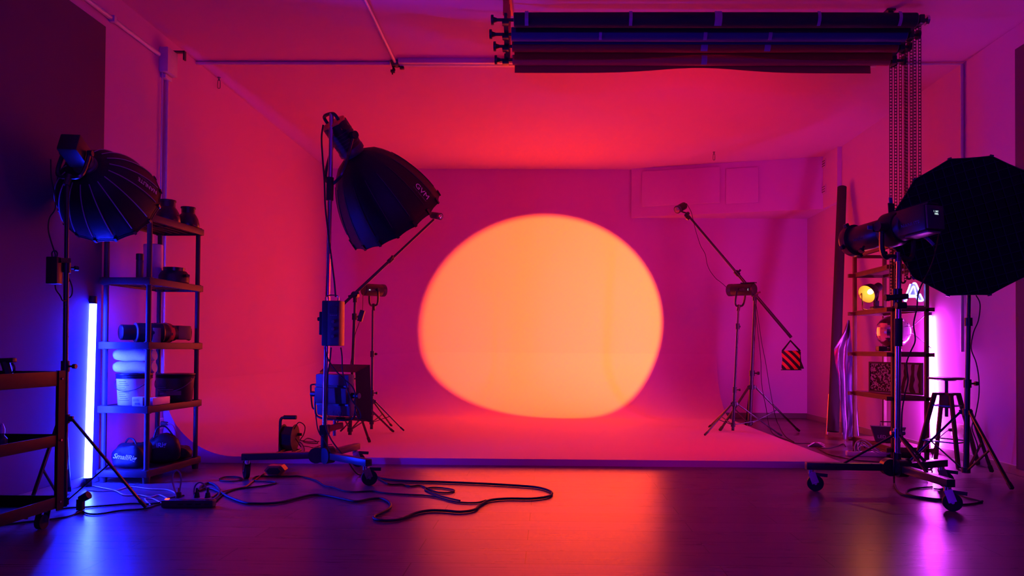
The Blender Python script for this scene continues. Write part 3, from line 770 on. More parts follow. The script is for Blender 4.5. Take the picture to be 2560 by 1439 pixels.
xa, xb = P(1000, 130, yC).x, P(2190, 140, yC).x
t = thing('cable_trunking', ((xa + xb) / 2, yC, HC), 'twin grey trunking along the ceiling behind the backdrop rolls', 'trunking')
for y in (yC - .06, yC + .0): part('trunk_channel', MB().box(((xa + xb) / 2, y, HC - .02), (xb - xa, .045, .04), bev=.004), M_pipe, t)
# loose wires under the ceiling rose
g = P(990, 150, yC)
t = thing('hanging_wires', (g.x, yC, HC), 'tangle of loose dark wires hanging from the ceiling conduit end', 'wires')
part('ceiling_rose', MB().cyl((g.x, yC, HC), (g.x, yC, HC - .04), .05, .035, n=20), M_darkgrey, t)
for px in ([(985, 155), (981, 164), (984, 172), (985, 182)], [(990, 154), (984, 166), (987, 175), (982, 180)], [(993, 154), (994, 163), (1002, 168), (1006, 170)], [(997, 153), (1007, 150), (1006, 160), (1003, 169)], [(992, 154), (990, 163), (983, 170), (981, 186)]):
    part('wire', MB().path([P(x, y, yC) for x, y in px], .006, 6), M_rubber, t)
for px in ((982, 178), (1005, 170)): part('connector', MB().box(P(*px, yC), (.035, .03, .022), bev=.004), M_black, t)
def hook(px, py, Y, label):
    g = P(px, py, Y); t = thing('ceiling_hook', (g.x, Y, HC), label, 'hook', 'steel hooks hanging from the ceiling')
    part('eye_bolt', MB().cyl((g.x, Y, HC), (g.x, Y, HC - .03), .006).cyl((g.x, Y, HC), (g.x, Y, HC - .006), .014), M_greym, t)
    part('carabiner', MB().path([(g.x - .009, Y, HC - .03), (g.x - .011, Y, HC - .09), (g.x, Y, HC - .1), (g.x + .011, Y, HC - .09), (g.x + .009, Y, HC - .03), (g.x, Y, HC - .022)], .0035, 6, closed=True), M_greym, t)
hook(548, 170, 6.55, 'steel carabiner hook hanging from the ceiling at left')
hook(1785, 398, 9.0, 'steel carabiner hook hanging from the ceiling in front of the soffit')

# soffit boards and vent grilles
def soffit_pt(px, py):
    a, b = Vector((1.1, 9.86, 0)), Vector((3.36, 9.2, 0)); d = ray(px, py); n = Vector((-(b - a).y, (b - a).x, 0))
    s = (a - CAM).dot(n) / d.dot(n); return CAM + d * s
def board(x0, y0, x1, y1, th, label, name, m=M_wall):
    a, b, c, d_ = soffit_pt(x0, y0), soffit_pt(x1, y0), soffit_pt(x1, y1), soffit_pt(x0, y1)
    n = Vector((-.28, -.96, 0)).normalized(); z1 = (a.z + b.z) / 2; z0 = (c.z + d_.z) / 2
    p = (a + b) / 2; u = (b - a); u.z = 0; ln = u.length; u.normalize()
    R = Matrix((u, Vector((-u.y, u.x, 0)), Vector((0, 0, 1)))).transposed()
    return single(name, MB().box(Vector((p.x, p.y, (z0 + z1) / 2)) - R @ Vector((0, th / 2, 0)), (ln, th, z1 - z0), R, .003), m, label, 'panel')
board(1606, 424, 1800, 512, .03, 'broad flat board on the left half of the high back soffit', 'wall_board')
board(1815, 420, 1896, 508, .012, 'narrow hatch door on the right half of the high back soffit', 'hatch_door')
def grille(py, label):
    g = PXX(2058, py, 3.395); t = thing('vent_grille', g, label, 'vent', 'vent grilles on the right wall box')
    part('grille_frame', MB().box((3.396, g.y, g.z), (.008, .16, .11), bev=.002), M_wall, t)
    for k in range(3): part('louvre', MB().box((3.39, g.y, g.z - .03 + .03 * k), (.008, .13, .008)), M_basedark, t)
grille(410, 'upper slatted vent grille high on the right wall box'); grille(474, 'lower slatted vent grille high on the right wall box')

# ------------------------------------------------------------------ backdrop rolls on ceiling brackets
M_rolls = [mat('black_paper', (0.015, 0.014, 0.018), 0.75), mat('navy_paper', (0.03, 0.035, 0.16), 0.55), mat('rust_paper', (0.36, 0.035, 0.015), 0.6), mat('coral_paper', (0.5, 0.09, 0.05), 0.6)]
rolls = []  # (left px, right px, centre y at left, Y, radius, knob left px, knob right px, paper colour words)
RD = [(1286, 2288, 50, 4.90, .047, 1228, 2320, 'black'), (1280, 2262, 86, 5.02, .046, 1224, 2298, 'navy blue'), (1282, 2240, 116, 5.12, .038, 1234, 2275, 'rust red'), (1283, 2220, 150, 5.22, .036, 1237, 2262, 'coral red')]
for i, (xl_, xr_, yy, Y, r, kl, kr, col) in enumerate(RD):
    a = P(xl_, yy, Y); b = P(xr_, yy, Y); z = a.z
    t = thing('backdrop_roll', ((a.x + b.x) / 2, Y, z), f'{col} paper backdrop roll, ' + ('nearest and highest of the ceiling rolls', 'second of the ceiling rolls from the top', 'third of the ceiling rolls from the top', 'lowest and farthest of the ceiling rolls')[i], 'backdrop roll', 'paper backdrop rolls under the ceiling')
    n = 26
    def fn(u, v, a=a, b=b, Y=Y, z=z, r=r, i=i):
        an = 2 * math.pi * v + .5; x = a.x + (b.x - a.x) * u
        rr = r * (1 + (.10 if i in (0, 2) else .04) * math.sin(math.pi * u) * (.5 + .5 * math.sin(an + 1.2)))
        return Vector((x, Y + rr * math.cos(an), z - (.012 if i > 1 else .0) * math.sin(math.pi * u) * 0 + rr * math.sin(an)))
    mb = MB().grid(24, n, fn)
    part('paper', mb, M_rolls[i], t, 60)
    for e in (a.x, b.x): part('roll_end', MB().cyl((e - .004, Y, z), (e + .004, Y, z), r * .98, n=24), M_card, t)
    # loose end of the paper hanging a little below the roll
    drop = (.02, .012, .045, .05)[i]
    def tail(u, v, a=a, b=b, Y=Y, z=z, r=r, drop=drop, i=i):
        x = a.x + .01 + (b.x - a.x - (.02 if i < 3 else .12)) * u
        w = 1 - .75 * math.exp(-((u - .52) / .16) ** 2) if i > 1 else 1.0
        return Vector((x, Y + r + .002 - .012 * v, z + r * .1 - (r * 1.0 + drop * w) * v))
    part('loose_edge', MB().grid(30, 4, tail, .0012), M_rolls[i], t, 60)
    rod = MB().cyl((P(kl + 8, yy, Y).x, Y, z), (a.x + .02, Y, z), .011).cyl((b.x - .02, Y, z), (P(kr - 6, yy, Y).x, Y, z), .011)
    part('core_rod', rod, M_blackm, t)
    kx = P(kl, yy, Y).x; part('end_disc', MB().cyl((kx, Y, z), (kx + .016, Y, z), .033, n=20).cyl((kx + .016, Y, z), (kx + .04, Y, z), .02, .012), M_black, t)
    kx = P(kr, yy, Y).x; part('end_disc', MB().cyl((kx - .016, Y, z), (kx, Y, z), .033, n=20), M_chrome if i == 0 else M_black, t)
    hx = P(1264, yy, Y).x; part('cradle', MB().box((hx, Y, z - .018), (.045, .05, .03), bev=.006).box((hx, Y, z + .02), (.02, .02, .05), bev=.004), M_black, t)
    hx = b.x + .035; part('cradle', MB().box((hx, Y, z), (.035, .06, .06), bev=.008), M_black, t)
    # strips of tape
    for px, w in {0: ((1317, 9), (1575, 8), (1792, 18), (2042, 8), (2243, 8)), 1: ((1500, 7), (1760, 9), (1921, 9)), 2: ((1758, 17), (1915, 15)), 3: ((1758, 14),)}[i]:
        x = P(px, yy, Y).x; wm = w / F_PX * Y; k0 = .25 if i < 2 else .2
        tp = MB()
        def tf(u, v, x=x, wm=wm, r=r, Y=Y, z=z):
            an = math.pi * (.72 + .62 * v); rr = r * 1.16 + .002; return Vector((x + (u - .5) * wm, Y + rr * math.cos(an), z + rr * math.sin(an)))
        tp.grid(1, 10, tf, .0006); part('tape_strip', tp, mat('clear_tape', (0.42, 0.36, 0.4), 0.3), t)
# brackets
for side, px, lab in ((0, 1272, 'orange steel bracket carrying the left ends of the backdrop rolls'), (1, 2300, 'dark steel bracket carrying the right ends of the backdrop rolls')):
    pts = [P(1264, r[2], r[3]) for r in RD]
    x = pts[0].x if side == 0 else P(2226, 150, 5.22).x
    t = thing('roller_bracket', (x, 5.05, HC), lab, 'bracket', 'roller brackets under the ceiling')
    zt = [Vector((x, r[3], P(1264, r[2], r[3]).z)) for r in RD]
    mb = MB().box((x, 5.05 + .2 * side, HC - .006), (.06, .5 - .4 * side, .012))
    for q in (zt if side == 0 else zt[-1:]): mb.bar(Vector((x, q.y + .0, HC - .01)), q + Vector((0, .0, .03)), .012, .035, (1, 0, 0))
    part('bracket_plate', mb, M_orange if side == 0 else M_blackm, t)
    mb = MB()
    for a, b in zip(zt[:-1], zt[1:]): mb.bar(a, b, .03, .012, (0, 0, 1))
    if side == 1: mb = MB().bar(P(2226, 150, 5.22) + Vector((0, 0, .0)), P(2290, 52, 4.90), .03, .012, (0, 0, 1))
    part('bracket_arm', mb, M_blackm, t)
# bead ladder chains
def chain(px, py0, py1, Y, r, m, label, gap=.034):
    a = P(px, py0, Y); b = P(px, py1, Y); t = thing('backdrop_chain', (a.x, Y, a.z), label, 'chain', 'loop chains hanging from the backdrop rolls')
    for sg in (-1, 1):
        x = a.x + sg * gap / 2; mb = MB(); w = .0085
        for s2 in (-1, 1): mb.box((x + s2 * w, Y, (a.z + b.z) / 2), (.0034, .004, a.z - b.z))
        n = int((a.z - b.z) / .0225)
        for k in range(n): mb.box((x, Y, a.z - .0225 * (k + .5)), (.019, .005, .0065))
        part('strand', mb, m, t, False)
    cw = MB(Matrix.Translation((a.x, Y, a.z)) @ Matrix.Rotation(math.pi / 2, 4, 'X')).lathe([(.01, -.006), (.03, -.005), (.03, .005), (.01, .006)], n=20)
    part('chain_wheel', cw, M_black, t)
    lp = MB().path([(a.x - gap / 2, Y, b.z), (a.x - gap / 3, Y, b.z - .014), (a.x, Y, b.z - .02), (a.x + gap / 3, Y, b.z - .014), (a.x + gap / 2, Y, b.z)], .007, 6); part('chain_loop', lp, m, t)
M_chb, M_chr = mat('black_chain', (0.02, 0.02, 0.03), 0.4), mat('red_chain', (0.30, 0.03, 0.02), 0.45)
chain(2233, 158, 740, 5.32, .03, M_chb, 'black loop chain from the lowest backdrop roll, leftmost of the four')
chain(2257, 125, 700, 5.28, .03, M_chr, 'red loop chain hanging second from the left')
chain(2272, 95, 690, 5.25, .03, mat('maroon_chain', (0.1, 0.015, 0.02), 0.45), 'dark maroon loop chain hanging third from the left')
chain(2293, 60, 680, 5.21, .03, M_chb, 'black loop chain from the highest backdrop roll, rightmost of the four')

# ------------------------------------------------------------------ roller stand with the big middle softbox
GB = (P(810, 1150, 5.15).x, 5.15); gtop = P(829, 284, 5.15)
gst, gat = roller_base(GB, gtop, [(-2.045, 5.03, 2.2), (-1.185, 4.83, .4), (-1.45, 5.58, .3)], 'roller_stand', 'chrome roller stand on three castors left of the light disc', 'roller stands on castors', sleeve=[(.2, .36), (1.02, 1.14), (1.93, 2.09)])
apG = P(884, 384, 5.34); dG = Vector((.43, .53, -.73)).normalized()
sbG, MG, ptG = softbox(apG, dG, .58, .385, .075, 16, 'deep black softbox tilted down from the roller stand left of the disc', 'softboxes on studio stands', power=.62, piping=mat('dim_piping', (0.05, 0.045, 0.05), .6), seams=(.25, .86))
lampG, MLG = cob_lamp(apG - dG * .012, dG, .235, .092, 'large black lamp with an orange back on the tilted softbox', 'lamps on studio stands', handle=True, yoke=P(826, 470, 5.15))
part('rear_panel', MB(MLG).lathe([(.08, -.25), (.09, -.244), (.0922, -.19), (.0925, -.185)], n=8), M_orange, lampG)  # eight-sided rear panel in even orange
bal = P(833, 808, 5.08)
t = thing('ballast_box', bal, 'black control box clamped to the roller stand below the tilted softbox', 'control box')
part('case', MB().box(bal, (.13, .09, .31), Matrix.Rotation(-.12, 3, 'Z'), .008), M_black, t)
Rb = Matrix.Rotation(-.12, 4, 'Z'); Tb = Matrix.Translation(bal) @ Rb
part('front_frame', MB(Tb).box((.022, -.046, .0), (.082, .006, .30), bev=.002), M_darkgrey, t)
part('screen', MB(Tb).box((.022, -.05, .09), (.055, .004, .045)), M_glass, t)
bt = MB(Tb)
for k in range(4): bt.box((.003 + .013 * k, -.05, .055), (.01, .005, .006))
part('button_row', bt, M_printdim, t)
for z in (.01, -.04, -.09): part('dial', MB(Tb).cyl((.022, -.049, z), (.022, -.06, z), .011), M_greym, t)
part('handle', MB(Tb).path([(-.05, 0, .155), (-.05, 0, .185), (-.02, 0, .195), (.03, 0, .19), (.035, 0, .155)], .005, 6), M_chrome, t)
part('clamp', MB(Tb).box((-.075, .0, .0), (.03, .06, .16), bev=.006).cyl((-.09, 0, .03), (-.11, 0, .03), .014), M_blackm, t)
cable([P(x, y, 5.03) for x, y in ((808, 312), (804, 345), (807, 400), (811, 450), (813, 510), (818, 560), (824, 610), (831, 665), (836, 705), (839, 742))], .006, 'thick black cable from the tilted softbox lamp down to its control box')
softbox_text(sbG, MG, ptG, 'GVM', TXG[0], TXG[1], .066, M_print, TXG[2])
softbox_text(sbG, MG, ptG, 'Great Video Maker', TXG[0], TXG[1], .018, M_printdim, TXG[2], 'lettering', .038)
# ---- LED panel with its fabric hood, hung upside down on the low arm
pc = P(845, 985, 5.28); pd = Vector((.42, .86, .06)).normalized()
MP = frame(pd, (0, 0, 1), pc)
t = thing('led_panel', pc, 'square dark LED panel with a flared hood low on the roller stand', 'LED panel')
part('panel_case', MB(MP).box((0, 0, -.03), (.31, .30, .06), bev=.018), mat('panel_grey', (0.10, 0.09, 0.12), 0.4), t)
bk = MB(MP).box((0, 0, -.068), (.29, .11, .026), bev=.006)
part('rear_pod', bk, M_darkgrey, t)
part('rear_ridge', MB(MP).box((0, .066, -.062), (.3, .012, .01)).box((0, -.066, -.062), (.3, .012, .01)), M_black, t)
hv = []
for z, w, h in ((.0, .165, .16), (.12, .198, .205)): hv += [(-w, -h, z), (w, -h, z), (w, h, z), (-w, h, z)]
part('hood', MB(MP).add(hv, [[k, (k + 1) % 4, 4 + (k + 1) % 4, 4 + k] for k in range(4)]), M_fabric, t, False)
part('diffuser', MB(MP).box((0, 0, .004), (.29, .28, .006)), M_cloth, t)
ax = MP.to_3x3() @ Vector((1, 0, 0)); up_ = Vector((0, 0, 1))
sa, sb_ = pc + ax * .185 - pd * .03, pc - ax * .185 - pd * .03
part('yoke', MB().path([sa + up_ * .01, sa - up_ * .1, sa - up_ * .165 - ax * .03, pc - up_ * .178 - pd * .03, sb_ - up_ * .165 + ax * .03, sb_ - up_ * .1, sb_ + up_ * .01], .008, 6, res=4), M_blackm, t)
for s_, sg in ((sa, 1), (sb_, -1)):
    part('tilt_knob', MB().cyl(s_ - ax * sg * .03, s_ + ax * sg * .035, .02, n=10), M_black, t)
part('handle', MB().path([sb_ + up_ * .06 + ax * .03, sb_ + up_ * .055 - ax * .03, sb_ + up_ * .04 - ax * .045, sb_ - up_ * .07 - ax * .035, sb_ - up_ * .1 - ax * .0], .006, 6), M_blackm, t) if False else part('handle', MB().path([sa + up_ * .07 - ax * .03, sa + up_ * .065 + ax * .035, sa + up_ * .04 + ax * .045, sa - up_ * .09 + ax * .03, sa - up_ * .11], .006, 6), M_blackm, t)
part('spigot', MB().cyl(pc - up_ * .175 - pd * .03, pc - up_ * .29 - pd * .03, .013), M_chrome, t)
Lx = -ax; Ln = -pd; Ly = Ln.cross(Lx); 
L = Matrix((ax * 1.0, -(Vector(Ln).cross(-ax)) * -1.0, Ln)).transposed().to_4x4()
xt = ax.copy(); nt_ = -pd; yt = nt_.cross(xt); L = Matrix((xt, yt, nt_)).transposed().to_4x4(); L.translation = pc - pd * .0615 - up_ * .125 - ax * .05
part('lettering', text_mb('GVM', .05, L, .0005), M_printdim, t, False)
am = P(829, 1066, 5.27)
t = thing('support_arm', (GB[0], 5.15, am.z), 'short reddish steel arm holding the LED panel on the roller stand', 'arm')
part('arm_bar', MB().bar((GB[0], 5.17, am.z - .01), (pc.x - pd.x * .03 + .05, 5.27, am.z + .012), .03, .042, (0, 0, 1), .003), M_red, t)
part('clamp', MB().box((GB[0], 5.16, am.z - .01), (.06, .07, .07), bev=.008), M_blackm, t)
part('wing_knob', MB().cyl((pc.x - pd.x * .03 + .01, 5.26, am.z + .06), (pc.x + .06, 5.26, am.z + .06), .011), M_blackm, t)
Yc = 5.07
cable([P(x, y, Yc) for x, y in ((852, 868), (855, 890), (857, 930), (866, 965), (880, 1000), (897, 1022), (903, 1040), (898, 1046), (891, 1035), (887, 1015))], .005, 'cable looping from the control box past the LED panel')
cable([P(x, y, Yc) for x, y in ((813, 868), (817, 890), (833, 918), (858, 945), (880, 965), (888, 985), (886, 1005))], .005, 'cable crossing in front of the LED panel to its side')
cable([P(x, y, Yc) for x, y in ((828, 868), (825, 900), (818, 945), (815, 1000), (814, 1060), (824, 1090), (836, 1110), (856, 1135), (868, 1150))] + [Fl(895, 1185, .012), Fl(925, 1184, .006), Fl(931, 1181, .006)], .005, 'cable running down the roller stand to the floor')
cable([P(x, y, Yc) for x, y in ((788, 1025), (791, 1050), (794, 1070), (800, 1085), (808, 1095), (822, 1120), (832, 1142))], .004, 'thin cable from the LED panel handle to the stand foot')
t = thing('cable_coupler', Fl(688, 1185), 'dark red six-sided cable plug lying under the beam of the roller stand', 'plug')
g = Fl(688, 1185); MM = frame((.1, -1, 0), (0, 0, 1), (g.x, g.y + .05, .034))
part('plug_shell', MB(MM).prism([(-.072, 0), (-.045, .032), (.045, .032), (.072, 0), (.045, -.032), (-.045, -.032)], .09), M_red, t, False)
part('plug_collar', MB(MM).prism([(-.05, 0), (-.03, .022), (.03, .022), (.05, 0), (.03, -.022), (-.03, -.022)], .12), M_black, t, False)

# ------------------------------------------------------------------ cable reel on the stage edge
rc = Fl(706, 1137, .05); rx, ry = rc.x, 5.92
t = thing('cable_reel', (rx, ry, .05), 'black cable reel with a bent carry handle on the stage edge', 'cable reel')
part('base_frame', MB().path([(rx - .05, ry - .09, .062), (rx + .075, ry - .09, .062), (rx + .075, ry + .09, .062), (rx - .05, ry + .09, .062)], .011, 8, closed=True, smooth=False), M_blackm, t)
part('carry_frame', MB().path([(rx - .06, ry, .062), (rx - .06, ry, .25), (rx - .055, ry, .32), (rx - .03, ry, .335), (rx + .0, ry, .337)], .012, 8, res=3).cyl((rx - .06, ry, .17), (rx + .06, ry, .17), .012), M_blackm, t)
part('grip', MB().cyl((rx - .03, ry, .337), (rx + .07, ry, .337), .017), M_rubber, t)
Mr = frame((1, 0, 0), (0, 0, 1), (rx - .035, ry, .175))
dr = MB(Mr).lathe([(.03, 0), (.105, .001), (.107, .004), (.04, .008)], n=32); part('flange', dr, M_rubber, t)
dr = MB(Mr).lathe([(.04, .092), (.105, .094), (.107, .098), (.03, .102)], n=32); part('flange', dr, M_rubber, t)
part('wound_cable', MB(Mr).path([Vector((.088 * math.cos(a * .9) , .088 * math.sin(a * .9), .012 + .078 * a / 75)) for a in range(76)], .0085, 6, smooth=False), M_rubber, t)
part('crank_knob', MB(Mr).cyl((.05, .02, .1), (.05, .02, .135), .012), M_black, t)
def stg(px, z=.05, r=.007): return [Fl(x, y, z + r) for x, y in px]
cable([Vector((rx + .06, ry - .03, .24)), Vector((rx + .1, ry - .03, .3)), Vector((rx + .145, ry - .02, .27)), Vector((rx + .13, ry, .2))] + stg(((747, 1104), (756, 1110), (761, 1124), (755, 1134), (735, 1135), (726, 1137))), .004, 'loop of cable springing from the side of the cable reel', zmin=.051)
cable([Vector((rx + .065, ry, .17)), Vector((rx + .11, ry, .1))] + stg(((740, 1098), (757, 1101), (768, 1095), (779, 1097), (793, 1104), (791, 1108), (765, 1106), (758, 1102), (775, 1104), (798, 1103))), .004, 'thin tangled cable lying on the stage right of the reel', zmin=.051)
cable(stg(((724, 1123), (738, 1121), (748, 1124), (744, 1128), (735, 1126), (728, 1130))), .004, 'short coil of cable on the stage close to the reel base', zmin=.051)
cable(stg(((757, 1114), (768, 1115), (783, 1118), (800, 1113), (812, 1112), (830, 1110))), .003, 'thin flat cable on the stage behind the roller stand', zmin=.051)

# ------------------------------------------------------------------ two lamps and two booms on the stage
zst = .05
b = P(929, 1055, 7.45)
light_stand((b.x, 7.45), P(934, 775, 7.45).z, [tuple(Fl(1011, 1079, zst)), tuple(Fl(850, 1081, zst)), (b.x + .1, 7.95, zst)], .0155, P(931, 1003, 7.45).z, 'slim black tripod stand left of the light disc carrying a horizontal lamp', floor_z=zst, knobs=(.32, .64), brace_z=.1)
ytop = P(934, 770, 7.45)
f = P(960, 726, 7.62)
lp, ML2 = cob_lamp(f, Vector((.66, .72, .02)), .25, .062, 'black cylinder lamp pointing at the disc from the left', 'lamps on studio stands', yoke=ytop, fin=False)
M_pd = M_printdim
def side_text(t, Mx, body, size, z, r, m=M_printdim, ang=None, flip=False, name='lettering'):
    # lettering on the flank of a lamp body facing the camera; runs along the axis
    zax = (Mx.to_3x3() @ Vector((0, 0, 1))).normalized(); org = Mx @ Vector((0, 0, z))
    to = CAM - org; n = (to - zax * to.dot(zax)).normalized()
    x = zax if zax.x > 0 else -zax; y = n.cross(x)
    L = Matrix((x, y, n)).transposed().to_4x4(); L.translation = org + n * (r + .0015)
    part(name, text_mb(body, size, L, .0006), m, t, False)
    return L
side_text(lp, ML2, 'NANLITE', .028, -.15, .062)
L = side_text(lp, ML2, '3C', .018, -.215, .062, M_screen, name='display')
# boom left (mostly behind the softbox)
bY = 6.95; bb_ = P(875, 1055, bY); btop = P(888, 742, bY)
bsL = light_stand((bb_.x, bY), btop.z, [tuple(Fl(833, 1078, zst)), (bb_.x + .32, bY + .45, zst), (bb_.x + .28, bY - .38, zst)], .0175, P(878, 985, bY).z, 'black boom stand behind the LED panel, its arm rising behind the tilted softbox', floor_z=zst, knobs=(.42, .86), brace_z=.08, name='boom_stand', group='boom stands on the stage', tip=(btop.x, bY, btop.z))
def boom(t, p0, p1, piv, r):
    p0, p1, piv = Vector(p0), Vector(p1), Vector(piv)
    q = p0.lerp(p1, .52)
    part('boom_arm', MB().cyl(p0, q + (p1 - p0).normalized() * .03, r), M_blackm, t); part('boom_arm', MB().cyl(q, p1, r * .78), M_blackm, t)
    d = (p1 - p0).normalized(); c = part('clamp_collar', MB().cyl(q - d * .03, q + d * .03, r * 1.5), M_black, t)
    part('knob', MB().cyl(q + Vector((.0, -.02, .0)), q + Vector((.03, -.04, .035)), .012, n=8), M_black, c)
    part('pivot', MB().cyl(piv - Vector((0, .04, 0)), piv + Vector((0, .04, 0)), .032).cyl(piv - Vector((0, 0, .07)), piv, .02), M_black, t)
    for sg in (1, -1): part('wing_lever', MB().bar(piv + Vector((0, -.05, 0)), piv + Vector((sg * .05, -.055, .02 * sg)), .012, .02), M_black, t)
    return t
bp0, bp1 = P(856, 762, bY), P(1085, 548, bY + .15)
boom(bsL, bp0, bp1, P(888, 737, bY), .0145)
cob_lamp(P(1102, 541, bY + .02), Vector((.75, -.62, -.22)), .13, .032, 'tiny black lamp at the tip of the left boom', 'tiny lamps at the boom tips', lens=M_chrome, fin=False)
g = P(903, 789, bY)
t = thing('power_adapter', g, 'small black adapter dangling by its lead from the left boom', 'power adapter', 'power adapters hung on stands')
part('case', MB().box(g, (.045, .035, .11), Matrix.Rotation(.28, 3, 'Y'), .006), M_black, t)
part('lead', MB().path([g + Vector((.012, 0, .05)), P(907, 760, bY), P(908, 735, bY), P(912, 715, bY)], .003, 6), M_rubber, t)
cable([g + Vector((-.015, 0, -.055)), P(895, 815, bY - .03), P(888, 835, bY - .03), P(884, 865, bY - .03), P(878, 900, bY - .03), P(872, 930, bY)], .003, 'thin lead falling from the dangling adapter beside the left boom stand')
# right lamp stand (B)
sY = 7.6; sb = P(1832, 1052, sY); stp = P(1846, 772, sY)
light_stand((sb.x, sY), stp.z, [tuple(Fl(1761, 1090, zst)), tuple(Fl(1955, 1091, 0)), tuple(Fl(1772, 1069, zst))], .0155, P(1834, 1009, sY).z, 'slim black tripod stand right of the light disc carrying a horizontal lamp', floor_z=zst, knobs=(.35, .86), brace_z=.09, tip=(stp.x, sY, stp.z))
f = P(1823, 725, 7.72)
lp, ML3 = cob_lamp(f, Vector((-.66, .74, .02)), .30, .062, 'black cylinder lamp pointing at the disc from the right', 'lamps on studio stands', yoke=(stp.x, sY, stp.z), fin=False)
side_text(lp, ML3, 'NANLITE', .028, -.17, .062); side_text(lp, ML3, '(', .024, -.265, .062, M_screen, name='display')
part('top_plate', MB(ML3).box((0, .066, -.23), (.05, .01, .16)), M_black, lp)
# right boom stand (A)
aY = 8.1; ab = P(1874, 1048, aY); atp = P(1888, 742, aY)
bsR = light_stand((ab.x, aY), atp.z, [tuple(Fl(1999, 1080, 0)), tuple(Fl(1799, 1078, zst)), (ab.x + .1, aY + .55, 0)], .0215, P(1876, 967, aY).z, 'tall black boom stand right of the light disc with a sandbag on its arm', floor_z=zst, knobs=(.42,), brace_z=.06, name='boom_stand', group='boom stands on the stage', tip=(atp.x, aY, atp.z))
boom(bsR, P(1978, 843, aY), P(1719, 537, aY + .1), P(1886, 735, aY), .0175)
lpa, MA = cob_lamp(P(1693, 524, aY + .0), Vector((-.62, -.66, -.42)), .15, .042, 'tiny black lamp at the tip of the right boom', 'tiny lamps at the boom tips', lens=M_chrome, fin=False)
part('elbow', MB().path([MA @ Vector((0, -.035, -.08)), P(1705, 529, aY), P(1712, 531, aY + .02), P(1716, 532, aY + .08)], .009, 6), M_blackm, lpa)
part('grip_head', MB().cyl(P(1722, 541, aY + .06), P(1717, 548, aY + .06), .022).cyl(P(1715, 538, aY + .05), P(1720, 533, aY + .1), .02), M_black, lpa)
# sandbag
g = P(1978, 900, aY); ss = aY / F_PX
t = thing('sandbag', g, 'small sandbag with black and orange stripes hanging from the right boom', 'sandbag')
MS = Matrix.Translation(g)
W2, H2 = 23 * ss, 24 * ss
def sbf(side):
    def fn(u, v):
        x = (u - .5) * 2 * W2 * (1 + .04 * math.sin(9 * v)); z = (v - .5) * 2 * H2; th = .03 * (math.sin(math.pi * u) ** .5) * (math.sin(math.pi * v) ** .5) * (1.25 - .5 * v)
        return Vector((x, side * th, z))
    return fn
m_str = bpy.data.materials.new('warning_stripes'); m_str.use_nodes = True
nt = m_str.node_tree; bs = nt.nodes['Principled BSDF']; bs.inputs['Roughness'].default_value = .7
tcn = nt.nodes.new('ShaderNodeTexCoord'); mpn = nt.nodes.new('ShaderNodeMapping'); mpn.inputs['Rotation'].default_value = (0, math.radians(45), 0)
wv = nt.nodes.new('ShaderNodeTexWave'); wv.bands_direction = 'X'; wv.inputs['Scale'].default_value = 5.2; wv.inputs['Distortion'].default_value = .6; wv.inputs['Detail'].default_value = 1
rp = nt.nodes.new('ShaderNodeValToRGB'); rp.color_ramp.interpolation = 'CONSTANT'; rp.color_ramp.elements[0].color = (.012, .012, .012, 1); rp.color_ramp.elements[1].position = .52; rp.color_ramp.elements[1].color = (.85, .12, .02, 1)
for a_, b_ in ((tcn.outputs['Object'], mpn.inputs['Vector']), (mpn.outputs['Vector'], wv.inputs['Vector']), (wv.outputs['Fac'], rp.inputs['Fac']), (rp.outputs['Color'], bs.inputs['Base Color'])): nt.links.new(a_, b_)
part('bag', MB(MS).grid(14, 14, sbf(-1)).grid(14, 14, sbf(1)), m_str, t, 60)
apx = P(1976, 851, aY)
part('strap', MB().path([g + Vector((-W2 * .95, 0, H2 * .96)), apx, g + Vector((W2 * .95, 0, H2 * .96))], .011, 6, smooth=False), M_fabric, t)
part('bottom_hem', MB().bar(g + Vector((-W2 * 1.1, 0, -H2)), g + Vector((W2 * 1.1, 0, -H2 * .98)), .012, .01), M_fabric, t)
part('side_flap', MB(MS).prism([(W2 * .9, -H2 * .9), (W2 * 1.35, -H2 * .85), (W2 * 1.05, -H2 * .1), (W2 * .95, H2 * .8)], .012, Matrix.Rotation(math.pi / 2, 4, 'X')), M_fabric, t)
cable([P(x, y, aY) for x, y in ((1716, 508), (1722, 518), (1728, 530), (1733, 550), (1738, 572), (1745, 595), (1752, 615), (1763, 635), (1768, 660), (1776, 678), (1790, 696), (1798, 702), (1810, 712), (1823, 725))], .003, 'thin lead drooping from the tiny lamp of the right boom')
cable([P(x, y, aY - .06) for x, y in ((1888, 760), (1891, 800), (1897, 850), (1902, 900), (1903, 945), (1908, 985), (1915, 1018))] + [Fl(x, y, .004) for x, y in ((1922, 1062), (1930, 1080), (1946, 1091), (1971, 1100), (1989, 1107), (2024, 1108), (2037, 1114))], .0035, 'left one of two thin leads running from the right boom stand to the floor')
cable([P(x, y, aY - .06) for x, y in ((1890, 760), (1896, 800), (1905, 860), (1914, 905), (1922, 955), (1931, 1005), (1936, 1030))] + [Fl(x, y, .004) for x, y in ((1944, 1058), (1953, 1075), (1966, 1092), (1985, 1104))], .0035, 'right one of two thin leads running from the right boom stand to the floor')
cable([Fl(x, y, .004) for x, y in ((2040, 1116), (2063, 1121), (2090, 1116), (2108, 1109), (2114, 1116))], .004, 'dark lead on the floor between the connector tangle and the white power strip')
cable([Fl(x, y, .004) for x, y in ((2042, 1118), (2056, 1127), (2075, 1136), (2105, 1143), (2140, 1150), (2180, 1153), (2230, 1158))], .004, 'dark lead on the floor from the connector tangle toward the right roller stand')
g = Fl(2040, 1116)
t = thing('lead_connector', g, 'little tangle of lead connectors on the floor beside the stage corner', 'connector')
